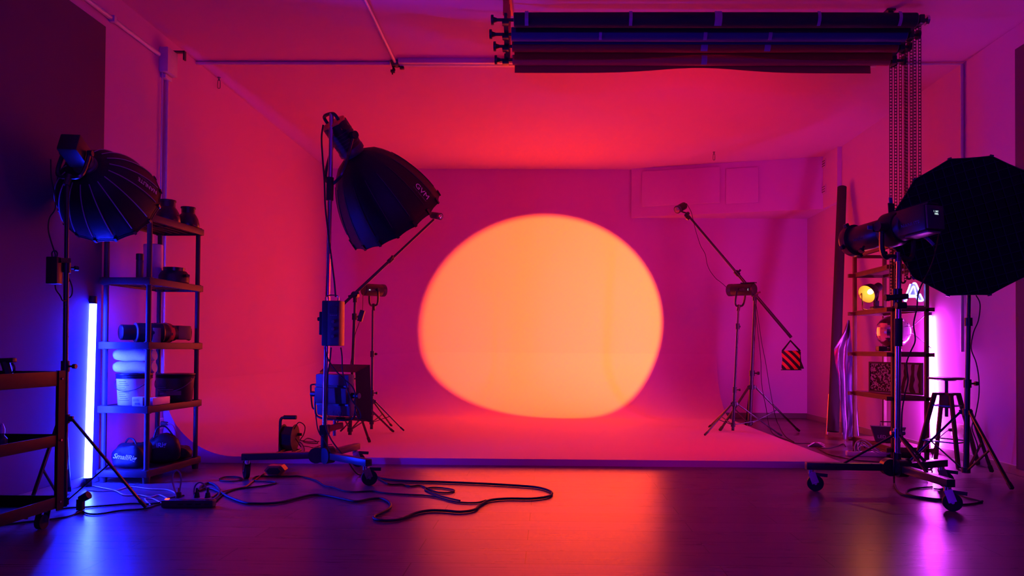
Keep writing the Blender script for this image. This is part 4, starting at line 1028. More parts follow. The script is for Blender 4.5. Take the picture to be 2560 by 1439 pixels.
part('connector_body', MB().bar(g + Vector((-.06, .02, .016)), g + Vector((.05, -.02, .016)), .03, .03, bev=.006), M_darkgrey, t)
part('tie_ends', MB().path([g + Vector((-.09, -.03, .006)), g + Vector((-.02, 0, .035)), g + Vector((.05, .04, .03)), g + Vector((.09, .03, .012))], .006, 6).path([g + Vector((-.05, .06, .01)), g + Vector((0, 0, .04)), g + Vector((.06, -.06, .006))], .006, 6), M_pipe, t)
# ------------------------------------------------------------------ right side: leaning rolls and foil
pb_, pt_ = Fl(2082, 1086), None
pb_ = Vector((2.98, 7.9, .02)); pt_ = Vector((3.38, 8.5, P(2105, 468, 8.5).z)); pt_.x = P(2105, 468, 8.5).x
pb_ = Vector((P(2083, 1080, 7.9).x, 7.9, .045))
t = thing('carpet_roll', pb_, 'tall dark carpet roll leaning on the right wall', 'roll')
part('roll', MB().cyl(pb_, pt_, .058, .05, n=24), mat('dark_felt', (0.03, 0.022, 0.025), .9, noise=.1, nscale=80, bump=.3), t)
part('roll_end', MB().cyl(pt_, pt_ + (pt_ - pb_).normalized() * .006, .04, n=20), M_basedark, t)
for px, l, lab in (((2068, 1050, 2074, 985, 7.98), .0, 'narrow gold foil roll standing left of the carpet roll'), ((2108, 1065, 2106, 1000, 7.9), 0, 'narrow gold foil roll standing right of the carpet roll')):
    a = P(px[0], px[1] + 14, px[4]); a.z = .004; b = P(px[2], px[3], px[4] + .05)
    single('foil_roll', MB().cyl(a, b, .014, n=14), M_gold, lab, 'foil roll', 'narrow foil rolls by the right wall')
a, b = P(2107, 850, 7.75), P(2110, 795, 7.75)
# crumpled reflective sheet
random.seed(11); ph = [random.uniform(0, 6.28) for _ in range(12)]
EL = [(2119, 800), (2108, 832), (2085, 872), (2088, 905), (2094, 935), (2100, 1000), (2106, 1060), (2108, 1098)]
ER = [(2124, 800), (2127, 832), (2130, 872), (2132, 905), (2134, 935), (2138, 1000), (2142, 1060), (2138, 1106)]
def foil(u, v):
    k = v * (len(EL) - 1); i = min(int(k), len(EL) - 2); f = k - i
    x = EL[i][0] * (1 - f) + EL[i + 1][0] * f; x2 = ER[i][0] * (1 - f) + ER[i + 1][0] * f; y = EL[i][1] * (1 - f) + EL[i + 1][1] * f
    Y = 7.62 - .12 * v + .03 * math.sin(7 * u + ph[0] + 3 * v) + .008 * math.sin(15 * u + 9 * v + ph[1]) + .004 * math.sin(26 * v + 9 * u + ph[2])
    p = P(x + (x2 - x) * u, y, Y); p.z = max(p.z, .006); return p
single('foil_sheet', MB().grid(26, 60, foil, .0015), M_foil, 'crumpled silver foil sheet hanging beside the right rack', 'foil sheet', None, 80)
a = P(2146, 1092, 7.5); a.z = .004
single('foil_roll', MB().cyl(a, P(2139, 1005, 7.55), .012, n=12), M_foil, 'narrow silver foil roll standing behind the left post of the right rack', 'foil roll', 'narrow foil rolls by the right wall')

# ------------------------------------------------------------------ right rack
xA, xB, yN, yFar = 2.905, 3.185, 6.27, 7.05
def open_rack():
    t = thing('open_rack', ((xA + xB) / 2, (yN + yFar) / 2, 0), 'open dark rack with wooden shelves along the right wall', 'rack')
    for x in (xA, xB):
        for y in (yN, yFar): part('post', MB().box((x, y, .905), (.03, .03, 1.81), bev=.002), M_wood, t)
    for z in (1.64, 1.28, .90, .53, .10):
        mb = MB().box(((xA + xB) / 2, (yN + yFar) / 2, z - .012), (xB - xA + .03, yFar - yN + .03, .018), bev=.002)
        s_ = part('shelf', mb, M_rwood, t)
        fr = MB()
        for x in (xA - .0, xB): fr.box((x, (yN + yFar) / 2, z - .028), (.03, yFar - yN + .0, .034))
        for y in (yN, yFar): fr.box(((xA + xB) / 2, y, z - .028), (xB - xA + .12, .03, .034))
        part('shelf_rail', fr, M_wood, s_)
    part('top_rail', MB().box(((xA + xB) / 2, yFar, 1.795), (xB - xA, .028, .028)).box((xA, (yN + yFar) / 2, 1.795), (.028, yFar - yN, .028)).box((xB, (yN + yFar) / 2, 1.795), (.028, yFar - yN, .028)), M_wood, t)
    part('cross_brace', MB().cyl((xB + .036, yN, .93), (xB + .036, yFar, 1.25), .004, n=6).cyl((xB + .036, yFar, .93), (xB + .036, yN, 1.25), .004, n=6), M_greym, t)
    return t
open_rack()
# yellow-lit desk lamp
lc = P(2166, 735, 6.93); ld = Vector((-.80, -.42, -.42)).normalized(); MD = frame(ld, (0, 0, 1), lc)
t = thing('clamp_lamp', (lc.x + .06, 6.95, 1.28), 'dark desk lamp glowing yellow on the right rack', 'lamp')
part('shade', MB(MD).lathe([(.088, 0), (.086, -.03), (.074, -.08), (.05, -.115), (.034, -.125)], n=36, cap=False), mat('shade_black', (.015, .012, .01), .35), t)
part('shade_lining', MB(MD).lathe([(.0855, -.001), (.083, -.03), (.07, -.078), (.047, -.112), (.01, -.118)], n=36, cap=False), mat('shade_lining', (.8, .5, .18), .45), t)
part('socket', MB(MD).lathe([(.036, -.12), (.04, -.14), (.04, -.19), (.028, -.205), (.01, -.207)], n=28), M_black, t)
em_y = emission_mat('bulb_glow', (9.0, 6.0, 1.2))
part('bulb', MB(MD).sphere((0, 0, -.062), .026, 18, 12, sc=(1, 1, 1.35)), em_y, t)
fl = Vector((lc.x, 6.75, 1.28))
part('stand_loop', MB().path([MD @ Vector((-.09, 0, -.05)), Vector((lc.x - .05, 6.90, 1.36)), Vector((lc.x - .05, 6.88, 1.287)), Vector((lc.x + .03, 6.84, 1.287)), Vector((lc.x + .05, 6.88, 1.36)), MD @ Vector((.09, 0, -.05))], .006, 6), M_blackm, t)
part('clamp_base', MB().box((lc.x + .11, 6.96, 1.30), (.1, .08, .04), bev=.008).box((lc.x + .10, 6.95, 1.34), (.04, .04, .06), bev=.006), M_black, t)
part('arm', MB().bar(MD @ Vector((0, 0, -.19)), (lc.x + .10, 6.95, 1.34), .018, .012), M_blackm, t)
spot('bulb_beam', MD @ Vector((0, 0, -.02)), MD @ Vector((0, 0, 1)), (1.0, .22, .03), 9.0, math.radians(115), .7, .025, t)
# neon letter
nY = 6.36
t = thing('neon_letter', P(2283, 755, nY), 'glowing blue-white neon letter on the right rack', 'neon sign')
em_n = emission_mat('neon_glow', (3.5, 3.3, 18.0))
def npt(l): return [P(2060 + x / 4.797, 620 + y / 4.797, nY) for x, y in l]
part('neon_tube', MB().path(npt([(1138, 505), (1110, 440), (1095, 420), (1075, 420), (1068, 425)]), .0062, 8, res=4), em_n, t)
part('neon_tube', MB().path(npt([(1035, 432), (1010, 500), (985, 560), (960, 608)]), .0062, 8, res=4), em_n, t)
part('neon_tube', MB().path(npt([(962, 630), (985, 632), (998, 590), (1020, 585), (1105, 585), (1122, 595), (1132, 628), (1165, 632), (1186, 625), (1180, 605), (1150, 548)]), .0062, 8, res=4), em_n, t)
part('neon_tube', MB().path(npt([(1066, 462), (1045, 510), (1024, 560), (1050, 566), (1103, 562), (1095, 510), (1082, 462)]), .0056, 8, closed=True, res=4), em_n, t)
bpts = npt([(1040, 428), (1100, 418), (1150, 545), (1192, 640), (1128, 640), (1104, 590), (1004, 594), (985, 638), (950, 630), (1010, 500)])
b0 = P(2283, 730, nY)
part('backing', MB().prism([(p.x - b0.x, p.z - b0.z) for p in bpts], .005, Matrix.Translation(b0 + Vector((0, .016, 0))) @ Matrix.Rotation(math.pi / 2, 4, 'X')), mat('sign_backing', (.22, .2, .3), .4), t, False)
part('base', MB().box((P(2283, 755, nY + .01).x, nY + .01, 1.285), (.17, .06, .012), bev=.003), M_blackm, t)
# disco ball on its motor block
dc = P(2233, 838, 6.62); dr_ = .146; dc.z = .905 + .035 + dr_ - .012
t = thing('mirror_ball', (dc.x, 6.62, .90), 'mirror ball of small tiles resting on the right rack', 'mirror ball')
part('tiles', MB().sphere(dc, dr_, 40, 24), M_mirror, t, False)
part('cap', MB().cyl(dc + Vector((0, 0, dr_ - .008)), dc + Vector((0, 0, dr_ + .02)), .022), M_black, t)
part('ball_rest', MB(Matrix.Translation((dc.x, 6.62, .90))).lathe([(.07, .001), (.07, .02), (.06, .03), (.045, .03)], n=24), M_black, t)
g = P(2197, 868, 6.55); single('motor_block', MB().box((g.x, 6.5, .922), (.075, .07, .044), bev=.005), M_black, 'small black motor block beside the mirror ball', 'motor')
# framed glossy picture
pa, pz = Vector((2.955, 6.83, 0)), Vector((3.165, 6.31, 0))
u = (pz - pa).normalized(); nrm = Vector((u.y, -u.x, 0)); nrm = nrm if nrm.dot(CAM - pa) > 0 else -nrm
Rf = Matrix((u, -nrm, Vector((0, 0, 1)))).transposed(); cf = (pa + pz) / 2 + Vector((0, 0, .53 + .137)); Lf = (pz - pa).length
t = thing('framed_picture', (cf.x, cf.y, .53), 'black framed glossy print standing on the right rack', 'picture')
mbf = MB()
for s_ in (-1, 1): mbf.box(cf + u * s_ * Lf / 2, (.016, .02, .274), Rf).box(cf + Vector((0, 0, s_ * .129)), (Lf + .016, .02, .016), Rf)
part('frame', mbf, M_black, t)
m_pic = bpy.data.materials.new('blotchy_print_reflection'); m_pic.use_nodes = True; nt = m_pic.node_tree; bs = nt.nodes['Principled BSDF']; bs.inputs['Roughness'].default_value = .08
tcn = nt.nodes.new('ShaderNodeTexCoord'); vn = nt.nodes.new('ShaderNodeTexVoronoi'); vn.inputs['Scale'].default_value = 75; vn.distance = 'CHEBYCHEV'
rp = nt.nodes.new('ShaderNodeValToRGB'); rp.color_ramp.interpolation = 'CONSTANT'; rp.color_ramp.elements[0].color = (.01, .01, .012, 1); rp.color_ramp.elements[1].position = .55; rp.color_ramp.elements[1].color = (.4, .4, .42, 1)
sx = nt.nodes.new('ShaderNodeSeparateColor'); nt.links.new(tcn.outputs['Object'], vn.inputs['Vector']); nt.links.new(vn.outputs['Color'], sx.inputs['Color']); wn = nt.nodes.new('ShaderNodeTexWave'); wn.bands_direction = 'X'; wn.inputs['Scale'].default_value = 9; wn.inputs['Distortion'].default_value = 5; wn.inputs['Detail Scale'].default_value = .6
nt.links.new(tcn.outputs['Object'], wn.inputs['Vector'])  # wave bands paint a vertical streak reflection over half the print
sp3 = nt.nodes.new('ShaderNodeSeparateXYZ'); nt.links.new(tcn.outputs['Object'], sp3.inputs[0])
gt = nt.nodes.new('ShaderNodeMath'); gt.operation = 'GREATER_THAN'; gt.inputs[1].default_value = 0.0; nt.links.new(sp3.outputs[0], gt.inputs[0])
mxp = nt.nodes.new('ShaderNodeMix'); nt.links.new(gt.outputs[0], mxp.inputs[0]); nt.links.new(sx.outputs[0], mxp.inputs[2]); nt.links.new(wn.outputs['Fac'], mxp.inputs[3])
nt.links.new(mxp.outputs[0], rp.inputs['Fac']); nt.links.new(rp.outputs['Color'], bs.inputs['Base Color'])
part('print', MB().box(cf, (Lf, .008, .26), Rf), m_pic, t)
# low LED effect light and black box at the rack foot
g = P(2200, 1068, 6.6); zl = .10
t = thing('effect_light', (3.03, 6.6, zl), 'dark trapezoid LED effect light on the bottom shelf of the right rack', 'effect light')
MT = Matrix.Translation((3.02, 6.62, zl)) @ Matrix.Rotation(-.3, 4, 'Z')
part('housing', MB(MT).prism([(-.14, .135), (-.1, .0), (.1, .0), (.14, .135)], .1, Matrix.Translation((0, .05, 0)) @ Matrix.Rotation(math.pi / 2, 4, 'X')), mat('housing_grey', (.045, .04, .045), .45), t, False)
part('bracket', MB(MT).path([(-.06, 0, .13), (-.06, 0, .175), (.06, 0, .175), (.06, 0, .13)], .005, 6, smooth=False), M_blackm, t)
LT = MT @ Matrix.Translation((-.055, -.0525, .045)) @ Matrix.Rotation(math.pi / 2, 4, 'X')
part('lettering', text_mb('LED', .04, LT, .0006), M_print, t, False)
single('black_case', MB().box((3.0, 6.42, .026), (.22, .16, .05), bev=.005), M_black, 'flat black case on the floor beneath the right rack', 'case')
# white power strip and its leads
def strip(c, ang, n, label, ln, m=M_white, led=False):
    Mx = Matrix.Translation(Vector(c)) @ Matrix.Rotation(ang, 4, 'Z'); t = thing('power_strip', c, label, 'power strip', 'power strips on the floor')
    part('strip_body', MB(Mx).box((0, 0, .021), (ln, .055, .04), bev=.006), m, t)
    for k in range(n):
        x = -ln * .32 + ln * .74 * k / max(1, n - 1)
        part('socket', MB(Mx).cyl((x, 0, .040), (x, 0, .0425), .019, n=20), M_darkgrey, t)
    if n > 3:
        mb = MB(Mx)
        for k in range(4): mb.box((-ln * .12 + ln * .17 * k, -.0285, .02), (ln * .1, .002, .008))
        part('side_slots', mb, M_black, t)
    part('switch', MB(Mx).box((-ln * .42, 0, .042), (.022, .016, .008), bev=.002), emission_mat('red_neon_switch', (6.0, .25, .1)) if led else M_red, t)
    return t, Mx
ws, MW = strip((2.74, 6.4, 0), -.08, 3, 'white power strip on the floor at the foot of the right rack', .34)
for x, lab in ((-.1, 'left'), (-.065, 'right')):
    p = MW @ Vector((x, 0, .04)); t = thing('power_plug', p, f'black upright plug in the white power strip, {lab} one of two', 'plug', 'plugs in the white power strip')
    part('plug_body', MB().cyl(p, p + Vector((.006, 0, .05)), .014, .008), M_rubber, t); part('plug_cord', MB().path([p + Vector((.006, 0, .05)), p + Vector((.02, .01, .075)), p + Vector((.06, .03, .07)), p + Vector((.12, .07, .02))], .004, 6), M_rubber, t)
Mw2 = lambda px: [P(2060 + x / 4.4975, 860 + y / 4.4975, 6.33) for x, y in px]
cable(Mw2([(350, 1215), (345, 1150), (370, 1095), (430, 1075), (500, 1105), (560, 1160), (620, 1205), (700, 1235), (760, 1222)]), .005, 'white cord arching out of the white power strip', M_white)
cable(Mw2([(395, 1205), (390, 1165), (420, 1140), (480, 1150), (560, 1200), (640, 1232), (720, 1225), (790, 1205)]), .005, 'white cord lying low along the white power strip', M_white)
# ------------------------------------------------------------------ stool
sc_ = Vector((3.195, 5.98, 0)); sz = .695; SA = -.14
t = thing('bar_stool', sc_, 'wooden swivel stool with a thin round seat by the magenta tube', 'stool')
Mst = Matrix.Translation(sc_)
part('seat', MB(Mst).lathe([(.125, sz - .018), (.135, sz - .012), (.135, sz - .003), (.128, sz)], n=40), M_wood, t)
part('swivel_plate', MB(Mst).lathe([(.06, sz - .028), (.07, sz - .024), (.07, sz - .018)], n=28), M_blackm, t)
part('screw_post', MB(Mst).cyl((0, 0, .38), (0, 0, sz - .02), .0135, n=14), M_blackm, t)
part('hub_block', MB(Mst).box((0, 0, .505), (.075, .075, .11), Matrix.Rotation(.5, 3, 'Z'), .004), M_wood, t)
for k in range(4):
    a = SA + k * math.pi / 2; d = Vector((math.cos(a), math.sin(a), 0)); s_ = Vector((-d.y, d.x, 0))
    l_ = MB(Mst).bar(d * .088 + Vector((0, 0, .565)), d * .232 + Vector((0, 0, .004)), .034, .026, s_, .003).box(d * .055 + Vector((0, 0, .562)), (.09, .04, .02), Matrix.Rotation(a, 3, 'Z')); part('leg', l_, M_wood, t)
ring = [Vector((math.cos(SA + k * math.pi / 2), math.sin(SA + k * math.pi / 2), 0)) for k in range(4)]
for z, rr in ((.47, .112), (.19, .185)):
    for k in range(4):
        part('rung', MB(Mst).bar(ring[k] * rr + Vector((0, 0, z)), ring[(k + 1) % 4] * rr + Vector((0, 0, z)), .018, .01), M_blackm, t)
g = PXX(2402, 1076, XR - .006)
t = thing('wall_outlet', g, 'pale double outlet box low on the right wall behind the stool', 'outlet', 'wall outlets')
part('cover_plate', MB().box((XR - .012, g.y, g.z), (.024, .24, .11), bev=.004), M_white, t)
for s_ in (-.06, .06): part('socket_face', MB().cyl((XR - .024, g.y + s_, g.z), (XR - .029, g.y + s_, g.z), .03, n=20), M_pipe, t)
part('plug', MB().cyl((XR - .028, g.y + .06, g.z), (XR - .075, g.y + .06, g.z), .018, .012), M_black, t)
part('plug_cord', MB().path([(XR - .07, g.y + .06, g.z), (XR - .14, g.y + .0, g.z - .02), (XR - .2, g.y + .02, g.z - .1), (XR - .22, g.y + .05, .006)], .004, 6), M_rubber, t)

# ------------------------------------------------------------------ spotlight on its roller stand
SB = (P(2243, 1165, 4.78).x, 4.78); stop_ = P(2247, 642, 4.78)
sst, sat = roller_base(SB, stop_, [(1.70, 4.80, -.2), (2.27, 4.24, -.35), (2.62, 4.97, -.3)], 'roller_stand', 'chrome roller stand on three castors carrying the projecting spotlight', 'roller stands on castors', hub_z=.16, sleeve=[(P(2247, 865, 4.78).z, P(2247, 796, 4.78).z)], struts=(P(2246, 1082, 4.78).z, .62))
z = P(2247, 745, 4.78).z
part('collar_knobs', MB().cyl((SB[0] - .07, 4.76, z), (SB[0] + .05, 4.74, z + .01), .018).cyl((SB[0] - .09, 4.75, z), (SB[0] - .065, 4.75, z), .022, n=10).cyl((SB[0] - .03, 4.73, z - .05), (SB[0] + .03, 4.73, z - .05), .022), M_rubber, sst)
part('collar_knobs', MB().cyl((SB[0], 4.78, z - .05), (SB[0], 4.78, z + .06), .03), M_blackm, sst)
sp_c = P(2238, 572, 4.78); sp_t = P(1380, 810, 10.0); sd = (sp_t - sp_c).normalized(); MSP = frame(sd, (0, 0, 1), sp_c)
t = thing('projecting_spotlight', sp_c, 'black projecting spotlight with a long lens barrel throwing the orange disc', 'spotlight')
part('lens_barrel', MB(MSP).lathe([(.085, .07), (.088, .075), (.088, .33), (.085, .335)], n=32), M_black, t)
part('front_ring', MB(MSP).lathe([(.088, .325), (.106, .33), (.108, .37), (.1, .385), (.086, .385), (.08, .37)], n=36, cap=False), M_blackm, t)
part('front_lens', MB(MSP).lathe([(.082, .36), (.08, .366), (.04, .372), (.002, .373)], n=30, cap=False), emission_mat('lens_glow', (.9, .06, .02)), t)
for k in range(4):
    a = math.pi / 4 + k * math.pi / 2 + .3; part('ring_clip', MB(MSP).box((.112 * math.cos(a), .112 * math.sin(a), .355), (.03, .03, .03), Matrix.Rotation(a, 3, 'Z'), .005), M_black, t)
part('shutter_housing', MB(MSP).lathe([(.06, -.06), (.1, -.05), (.112, -.02), (.112, .05), (.09, .075)], n=32), M_black, t)
for k, (x, y) in enumerate(((0, .112), (.112, 0), (-.112, .0))):
    e = Vector((x, y, 0)); q = e * 1.55
    sh = part('shutter_lever', MB(MSP).bar(e * .9 + Vector((0, 0, .02)), q + Vector((0, 0, .02)), .05, .006, (0, 0, 1)), M_blackm, t)
    part('lever_tip', MB(MSP).bar(q + Vector((0, 0, .02)), q * 1.22 + Vector((0, 0, .02)), .024, .01, (0, 0, 1), .002), mat('blue_grip', (.05, .08, .3), .5), sh)
for p in ((-.07, .065, .28), (.065, -.075, .2), (-.02, -.095, .12)):
    part('thumb_screw', MB(MSP).cyl(Vector(p) * 1.0, Vector((p[0] * 1.35, p[1] * 1.35, p[2])), .007).cyl(Vector((p[0] * 1.3, p[1] * 1.3, p[2])), Vector((p[0] * 1.5, p[1] * 1.5, p[2])), .017, n=10), M_blackm, t)
part('lamp_body', MB(MSP).box((0, .005, -.185), (.155, .16, .21), bev=.014), M_black, t)
part('lamp_neck', MB(MSP).lathe([(.086, -.1), (.09, -.09), (.09, -.055), (.07, -.05)], n=30), M_darkgrey, t)
part('top_rail', MB(MSP).box((0, .092, -.175), (.09, .014, .23), bev=.004), M_black, t)
part('base_plate', MB(MSP).box((0, -.082, -.2), (.11, .012, .17), bev=.004), mat('base_grey', (.12, .11, .12), .35), t)
part('rear_panel', MB(MSP).box((0, .005, -.294), (.14, .145, .016), bev=.005), M_darkgrey, t)
axs = (MSP.to_3x3() @ Vector((1, 0, 0))).normalized(); ys = Vector((SB[0], 4.78, stop_.z))
cY = sp_c - sd * .02
e0, e1 = cY + axs * .135, cY - axs * .135
part('yoke', MB().path([e0, e0 - Vector((0, 0, .14)), e0 - Vector((0, 0, .19)) - axs * .03, ys + axs * .045, ys - axs * .045, e1 - Vector((0, 0, .19)) + axs * .03, e1 - Vector((0, 0, .14)), e1], .016, 6, res=4), M_blackm, t)
part('spigot', MB().cyl(ys - Vector((0, 0, .03)), ys + Vector((0, 0, .03)), .02), M_chrome, t)
for e, sg in ((e0, 1), (e1, -1)): part('tilt_knob', MB().cyl(e - axs * sg * .03, e + axs * sg * .04, .032, n=12), M_black, t)
part('hand_lever', MB().path([e1 + Vector((0, -.02, -.03)), e1 + axs * .0 + Vector((.05, -.06, -.06)), e1 + Vector((.09, -.08, -.11))], .01, 8), mat('blue_grip', (.05, .08, .3), .5), t)
L = side_text(t, MSP, 'NANLITE', .034, -.185, .0795, mat('blue_print', (.12, .12, .3), .6))
L2 = L.copy(); L2.translation = L.translation - L.to_3x3() @ Vector((0, .032, 0)); part('lettering', text_mb('FC-500B', .022, L2, .0006), mat('blue_print', (.12, .12, .3), .6), t, False)
side_text(t, MSP, 'NANLITE', .024, .22, .0885, M_printdim)
sx_ = MSP @ Vector((0, .03, -.303)); 
zb_ = (MSP.to_3x3() @ Vector((0, 0, -1))).normalized(); xb = Vector((0, 0, 1)).cross(zb_).normalized(); yb_ = zb_.cross(xb)
L = Matrix((xb, yb_, zb_)).transposed().to_4x4(); L.translation = sx_
part('display', MB(L).box((0, 0, .0), (.07, .045, .003)), M_glass, t)
L = L.copy(); L.translation = sx_ + zb_ * .0025
part('display_digits', text_mb('1  INT\n 100%', .015, L, .0004), M_screen, t, False)
LP = MSP @ Vector((0, 0, .395))
spot('disc_beam', LP, sp_t, SPOT_COL, SPOT_W, math.radians(32.6), 0.13, 0.012, t)
spot('added_red_fill', LP, sp_t + Vector((-.9, 0, .2)), RED_FILL_COL, RED_FILL_W, math.radians(140), 0.7, 0.3, t)  # extra wide red light added beside the beam to redden the walls

# ------------------------------------------------------------------ right softbox with its honeycomb grid
oc = P(2424, 566, 4.95); od = (Vector((-.30, -.86, -.06))).normalized()
OR, ODp = .469, .30
sbR, MR, ptR = softbox(oc - od * ODp, od, ODp, OR, .075, 12, 'huge round black softbox with a honeycomb grid at the right edge', 'softboxes on studio stands', power=.62, spin=.26, prw=.003, inner=M_grid)
gm = MB(MR); N_ = 12; zg = ODp - .006; ap = OR * math.cos(math.pi / 12)
stepg = .06
k = int(OR / stepg)
for i in range(-k, k + 1):
    x = i * stepg; h = math.sqrt(max(0, (ap * .985) ** 2 - x * x))
    if h < .02: continue
    gm.box((x, 0, zg), (.0035, 2 * h, .05)); gm.box((0, x, zg), (2 * h, .0035, .05))
part('honeycomb_grid', gm, M_gridl, sbR, False)
RY = 5.42
Rb_ = (P(2415, 1165, RY).x, RY); rtop = P(2424, 640, RY)
light_stand(Rb_, rtop.z, [tuple(Fl(2531, 1226)), (2.72, 5.72, 0), (3.3, 5.55, 0)], .0195, P(2416, 1030, RY).z, 'stout black tripod stand under the huge right softbox', knobs=(.42, .7), brace_z=.045, tip=(rtop.x, RY, rtop.z))
cob_lamp(oc - od * (ODp + .012), od, .22, .07, 'black lamp hidden behind the huge right softbox', 'lamps on studio stands', yoke=(rtop.x, RY, rtop.z), fin=False)
cable([P(x, y, 5.36) for x, y in ((2440, 738), (2450, 760), (2446, 800), (2434, 830), (2428, 870), (2440, 905), (2447, 945), (2447, 990), (2438, 1040), (2430, 1070), (2445, 1120), (2430, 1160))], .004, 'cable winding down beside the stand of the huge right softbox')
cable([P(x, y, 4.74) for x, y in ((2350, 560), (2345, 600), (2330, 660), (2298, 725), (2292, 770), (2284, 810), (2288, 850), (2276, 880), (2266, 910), (2270, 950), (2262, 985), (2255, 1030), (2254, 1080))], .0045, 'cable hanging from the projecting spotlight to the stand collar')
fp = lambda px, r: [Fl(1980 + x / 3.434, 1020 + y / 3.434, r) for x, y in px]
cable([P(2236, 1130, 4.72), P(2235, 1180, 4.70)] + fp(((878, 640), (895, 690), (950, 740), (1080, 766), (1200, 785), (1330, 808), (1450, 826), (1560, 818), (1635, 797)), .006), .006, 'thick black cable running from the right roller stand across the floor')
cable(fp(((1205, 676), (1080, 685), (1005, 700), (985, 728), (1050, 755), (1200, 775), (1290, 782)), .006), .006, 'loop of black cable lying under the right roller stand')
cable(fp(((1215, 690), (1350, 706), (1480, 760), (1600, 792), (1632, 806)), .006), .005, 'black cable end lying right of the front castor of the right roller stand')
cm = [P(2243 + 4, 1150, 5.0)]
for k, (cx, cy, rr, lab) in enumerate(((2.68, 5.42, .11, 'upper dark coil of cable piled behind the right roller stand'), (2.62, 5.3, .08, 'lower dark coil of cable piled behind the right roller stand'))):
    pts = [Vector((cx + (rr + .012 * math.sin(3 * a)) * math.cos(a), cy + (rr * .9) * math.sin(a), .008 + .004 * a + .006 * math.sin(2.3 * a))) for a in [i * .5 for i in range(38)]]
    cable(pts, .0055, lab, res=2)

# ------------------------------------------------------------------ floor cables and power strip on the left
s1, MS1 = strip(tuple(Fl(472, 1266)), math.radians(2.5), 5, 'dark power strip with a red glowing switch on the floor left of the roller stand', .285, M_darkgrey, True)
def lead(px, Y, r, label, m=None, res=6): return cable([P(x, y, Y) for x, y in px], r, label, m, res)
yS = Fl(472, 1262).y
lead(((446, 1246), (441, 1236), (432, 1205), (433, 1184), (442, 1175), (451, 1184), (453, 1200), (450, 1220), (447, 1240)), yS, .0045, 'tall loop of lead rising from the dark power strip', mat('blue_grey_lead', (.2, .2, .24), .4))
lead(((487, 1242), (485, 1228), (489, 1212), (500, 1205), (512, 1212), (518, 1226), (519, 1240)), yS, .0045, 'low loop of lead arching over the dark power strip', mat('blue_grey_lead', (.2, .2, .24), .4))
for px, lab in ((447, 'left'), (492, 'middle'), (519, 'right')):
    p = P(px, 1246, yS); p.z = .043
    t = thing('power_plug', p, f'black plug in the {lab} socket of the dark power strip', 'plug', 'plugs in the dark power strip')
    part('plug_body', MB().cyl(p, p + Vector((0, 0, .03)), .017, .012), M_rubber, t); part('strain_relief', MB().cyl(p + Vector((0, 0, .03)), p + Vector((0, 0, .055)), .007, .005), M_red if px == 447 else M_rubber, t)
FC = lambda px, r: [Fl(x, y, r) for x, y in px]
cable(FC([(532, 1252), (545, 1240), (549, 1226), (538, 1212), (522, 1207), (505, 1213), (495, 1226), (509, 1221), (530, 1221), (552, 1230), (573, 1242), (612, 1256), (640, 1258), (669, 1258), (702, 1255), (736, 1247), (780, 1237), (813, 1238), (858, 1247), (891, 1253), (925, 1247), (954, 1246), (974, 1256), (975, 1268), (958, 1279), (936, 1290), (940, 1298), (969, 1301), (1002, 1297), (1036, 1283), (1070, 1276), (1110, 1276), (1150, 1279), (1185, 1274), (1200, 1262), (1225, 1250), (1270, 1246), (1330, 1246), (1372, 1240), (1378, 1229), (1345, 1218), (1290, 1213), (1200, 1208), (1100, 1204), (1050, 1203), (990, 1200), (955, 1195), (930, 1187)], .0075), .0075, 'thick black cable snaking in wide loops across the middle of the floor', res=5)
cable(FC([(533, 1258), (560, 1234), (590, 1222), (624, 1218), (664, 1213), (690, 1206), (670, 1203), (640, 1202), (632, 1197), (645, 1190), (680, 1190), (725, 1190), (749, 1190), (789, 1200), (811, 1213), (836, 1218), (858, 1226), (891, 1229), (931, 1227), (963, 1232), (1025, 1236), (1065, 1238), (1100, 1244), (1140, 1254), (1190, 1256), (1215, 1250)], .005), .005, 'thinner black cable running under the roller stand from the dark power strip', res=5)
cable(FC([(931, 1182), (956, 1201), (976, 1210), (1003, 1210), (1025, 1215), (1049, 1213), (1066, 1219), (1090, 1229), (1120, 1231), (1136, 1226), (1120, 1221), (1085, 1218), (1062, 1222), (1085, 1234), (1115, 1243), (1150, 1251)], .005), .005, 'curling black cable right of the castor of the left roller stand', res=5)
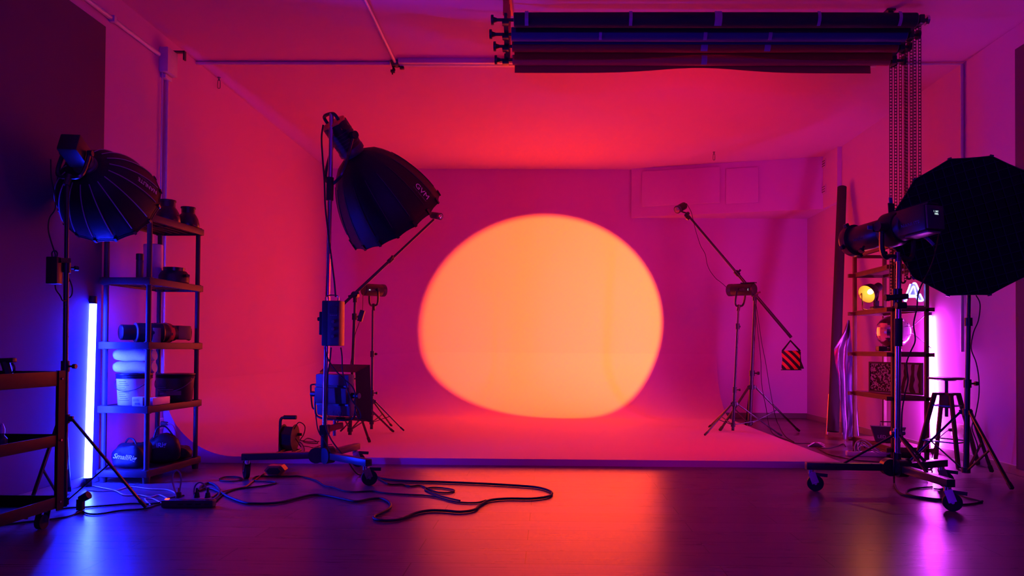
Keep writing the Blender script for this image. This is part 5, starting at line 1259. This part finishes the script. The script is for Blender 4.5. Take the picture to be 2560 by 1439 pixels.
cable(FC([(549, 1197), (560, 1192), (585, 1191), (603, 1194), (604, 1199), (590, 1202), (565, 1202), (551, 1200), (552, 1194)], .005), .005, 'small ring of black cable on the floor left of the castor')
cable(FC([(663, 1180), (650, 1190), (628, 1205), (612, 1216), (575, 1224), (545, 1232), (530, 1242)], .005), .005, 'lead from the six-sided plug to the dark power strip', M_red)
wl = mat('white_lead', (.65, .65, .68), .45)
cable(FC([(232, 1214), (260, 1220), (292, 1224), (325, 1216), (375, 1222), (417, 1224), (438, 1232), (446, 1242)], .004), .004, 'upper white lead from the blue tube to the dark power strip', wl)
cable(FC([(217, 1224), (250, 1227), (286, 1226), (311, 1237), (347, 1237), (375, 1242), (398, 1237), (420, 1247)], .004), .004, 'lower white lead from the blue tube to the dark power strip', wl)
cable(FC([(142, 1274), (170, 1269), (217, 1267), (278, 1262), (334, 1258), (375, 1259), (405, 1254), (422, 1245), (460, 1238)], .005), .005, 'black lead on the floor behind the foot of the left stand')
cable(FC([(0, 1312), (60, 1305), (133, 1297), (172, 1290), (203, 1278)], .005), .005, 'black lead from under the cart to the loose socket')
cable(FC([(207, 1279), (222, 1284), (250, 1284), (300, 1276), (361, 1271), (390, 1262), (412, 1258)], .005), .005, 'black lead from the loose socket to the dark power strip')
cable(FC([(376, 1262), (362, 1247), (380, 1246), (400, 1255), (415, 1262)], .004), .004, 'thin white lead kinked at the left end of the dark power strip', wl)
g = Fl(201, 1275)
t = thing('socket_connector', g, 'black angled socket connector standing on the blue-lit floor', 'connector')
part('connector_body', MB().box(g + Vector((0, 0, .032)), (.035, .03, .062), bev=.006), M_rubber, t)
part('connector_head', MB().cyl(g + Vector((.0, 0, .06)), g + Vector((.045, 0, .085)), .02, .023, n=18), M_rubber, t)
# softbox lettering
softbox_text(sbL, ML, ptL, 'NANLITE', TXL[0], TXL[1], .038, M_print, TXL[2])
softbox_text(sbL, ML, ptL, 'Parabolic 60 Softbox', TXL[0], TXL[1], .015, M_printdim, TXL[2], 'lettering', .027)
